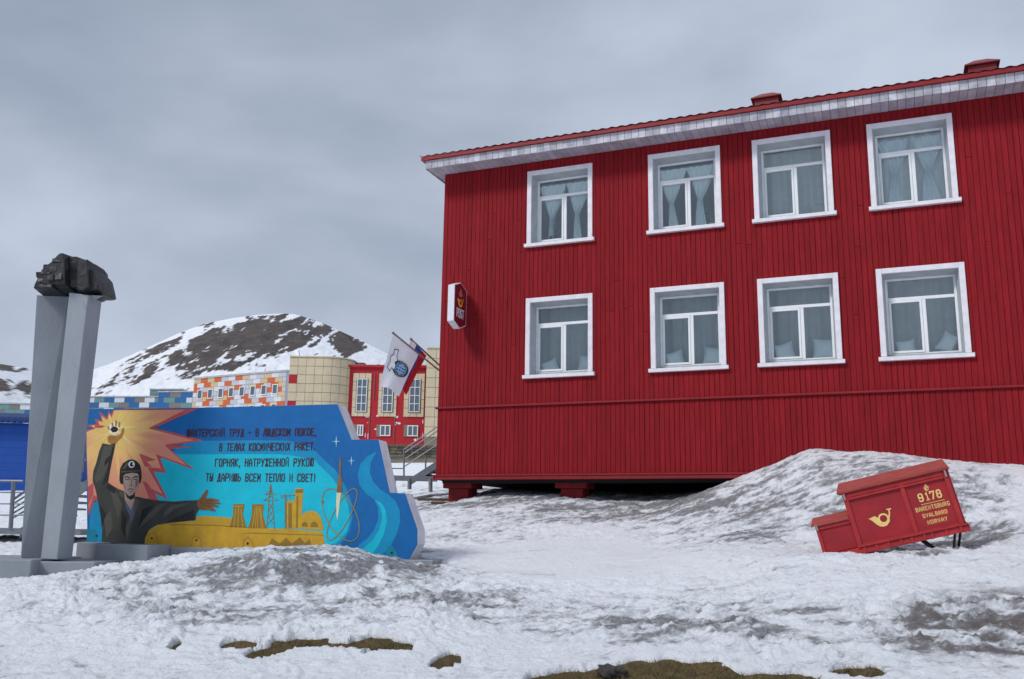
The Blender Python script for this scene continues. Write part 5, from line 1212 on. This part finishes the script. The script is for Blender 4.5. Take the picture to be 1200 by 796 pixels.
# a thin mast and pipes on the roofs
MB().tube((0, 0, 0), (.5, 0, -2), .03).build('roof_pole', METAL, None, label='thin leaning pole on top of the cream tower', cat='pole').location = at(350, 411, 76)
MB().tube((0, 0, 0), (-.25, 0, -2.2), .05).build('roof_pole', METAL, None, label='thin pole on the roof of the orange tiled block', cat='pole').location = at(311, 432, 134)

# ---------------------------------------------------------------- mountain and hill
def mountain(name, crest, Yc, Yf, pbase, x0, x1, seed, bands, nx_=420, ny_=200, streak=1.0):
    px = np.linspace(x0, x1, nx_); cp = np.interp(px, [c[0] for c in crest], [c[1] for c in crest])
    k = np.ones(9)/9; cp2 = np.convolve(np.pad(cp, 4, 'edge'), k, 'valid'); cp = .5*cp+.5*cp2
    tt = np.linspace(0, 1.35, ny_)
    Xm = np.zeros((nx_, ny_)); Ym = np.zeros_like(Xm); Zm_ = np.zeros_like(Xm)
    zc = np.array([at(p, c, Yc).z for p, c in zip(px, cp)]); zb = np.array([at(p, pbase, Yf).z for p in px]); xc = np.array([at(p, 400, Yc).x for p in px])
    for j, t in enumerate(tt):
        f = t if t <= 1 else 1
        Ym[:, j] = Yf+(Yc-Yf)*t; Xm[:, j] = xc*(.97+.03*t)
        prof = f*1.0+.05*math.sin(math.pi*f) if t <= 1 else 1-((t-1)/.35)**1.5*.6
        Zm_[:, j] = zb+(zc-zb)*prof
    sc2 = Yc/1200
    n_a = fbm(Xm/60/sc2+Zm_/90/sc2, Ym/140/sc2, 5, seed); rr_ = 1-np.abs(2*n_a-1)
    amp = np.sin(np.pi*np.clip(tt, 0, 1))[None, :]*.9+.06
    amp = np.minimum(amp, 1.6*np.clip(1.02-tt, 0.02, 1)[None, :])
    Zm_ = Zm_+(rr_-.6)*20*sc2*amp*.6+(fbm(Xm/14/sc2, Ym/22/sc2, 4, seed+5)-.5)*8*sc2*amp
    PXm, PYm = project(Xm, Ym, Zm_)
    # rock areas: bands in the picture's diagonal direction = the mountain's own strata
    rk_ = np.zeros_like(Xm)
    for cx, cy, rx, ry, a, wgt in bands: rk_ = np.maximum(rk_, wgt*sstep(1.7, .2, ell(PXm, PYm, cx, cy, rx, ry, a)))
    ca, sa = math.cos(-.42), math.sin(-.42)
    ux = PXm*ca+PYm*sa; uy = -PXm*sa+PYm*ca
    nz = fbm(ux/17, uy/5.2, 5, seed+9, .62); nz2 = fbm(ux/7, uy/2.2, 4, seed+19, .6)
    val = rk_*1.08+(nz-.5)*2.2+(nz2-.5)*.9-.60
    rock_ = sstep(-.03, .06, val)
    return tag(grid_obj(name, Xm, Ym, Zm_, {'rock': rock_}, MTN), kind='structure')
MTN = bpy.data.materials.new('mountain_snow_and_rock'); MTN.use_nodes = True; t = MTN.node_tree; b = t.nodes['Principled BSDF']; b.inputs['Roughness'].default_value = .85
tcn = N(t, 'ShaderNodeTexCoord'); n = N(t, 'ShaderNodeTexNoise'); n.inputs['Scale'].default_value = .06; n.inputs['Detail'].default_value = 10; n.inputs['Roughness'].default_value = .7; t.links.new(tcn.outputs['Object'], n.inputs[0])
r = N(t, 'ShaderNodeValToRGB'); r.color_ramp.elements[0].position = .35; r.color_ramp.elements[0].color = (.042, .036, .036, 1); r.color_ramp.elements[1].position = .65; r.color_ramp.elements[1].color = (.105, .086, .08, 1); t.links.new(n.outputs['Fac'], r.inputs[0])
r2 = N(t, 'ShaderNodeValToRGB'); r2.color_ramp.elements[0].position = .3; r2.color_ramp.elements[0].color = (.74, .77, .83, 1); r2.color_ramp.elements[1].position = .7; r2.color_ramp.elements[1].color = (.87, .89, .94, 1); t.links.new(n.outputs['Fac'], r2.inputs[0])
mxn = N(t, 'ShaderNodeMix', data_type='RGBA'); t.links.new(attr_node(t, 'rock'), mxn.inputs[0]); t.links.new(r2.outputs[0], mxn.inputs[6]); t.links.new(r.outputs[0], mxn.inputs[7]); t.links.new(mxn.outputs[2], b.inputs['Base Color'])
bpn = N(t, 'ShaderNodeBump'); bpn.inputs['Strength'].default_value = .8; bpn.inputs['Distance'].default_value = 6; t.links.new(n.outputs['Fac'], bpn.inputs['Height']); t.links.new(bpn.outputs[0], b.inputs['Normal'])
crest = [(20, 500), (60, 468), (100, 445), (125, 431), (150, 419), (185, 402), (212, 389), (240, 379), (270, 373), (300, 369), (330, 367.5), (345, 368.5), (362, 374), (380, 380), (400, 389), (425, 400), (455, 415), (490, 430), (560, 456), (640, 480), (720, 500), (800, 520)]
mountain('mountain', crest, 1300, 980, 505, 20, 800, 33, [(315, 388, 85, 17, -.08, 1.0), (250, 408, 62, 22, -.35, 1.0), (330, 395, 78, 20, -.18, 1.05), (400, 398, 30, 12, .35, .9), (300, 383, 60, 9, -.1, .8), (150, 440, 45, 12, -.3, .52), (225, 437, 26, 6, -.2, .6), (190, 425, 30, 10, -.3, .62), (275, 425, 30, 8, -.25, .6), (405, 404, 16, 14, .6, .85), (120, 455, 30, 10, -.3, .5), (310, 428, 14, 4, 0, .6), (335, 376, 55, 7, .02, .8), (385, 388, 40, 9, .35, .85), (180, 412, 40, 6, -.4, .6)], 620, 240)
mountain('hill', [(-700, 420), (-400, 400), (-200, 410), (-60, 424), (0, 426), (20, 429), (40, 432), (70, 452), (110, 474), (150, 500)], 900, 450, 505, -700, 150, 57, [(20, 432, 40, 5, .1, .75), (10, 452, 60, 8, .1, .75), (-60, 445, 50, 12, 0, .7), (25, 462, 40, 5, .2, .6)], 400, 160)
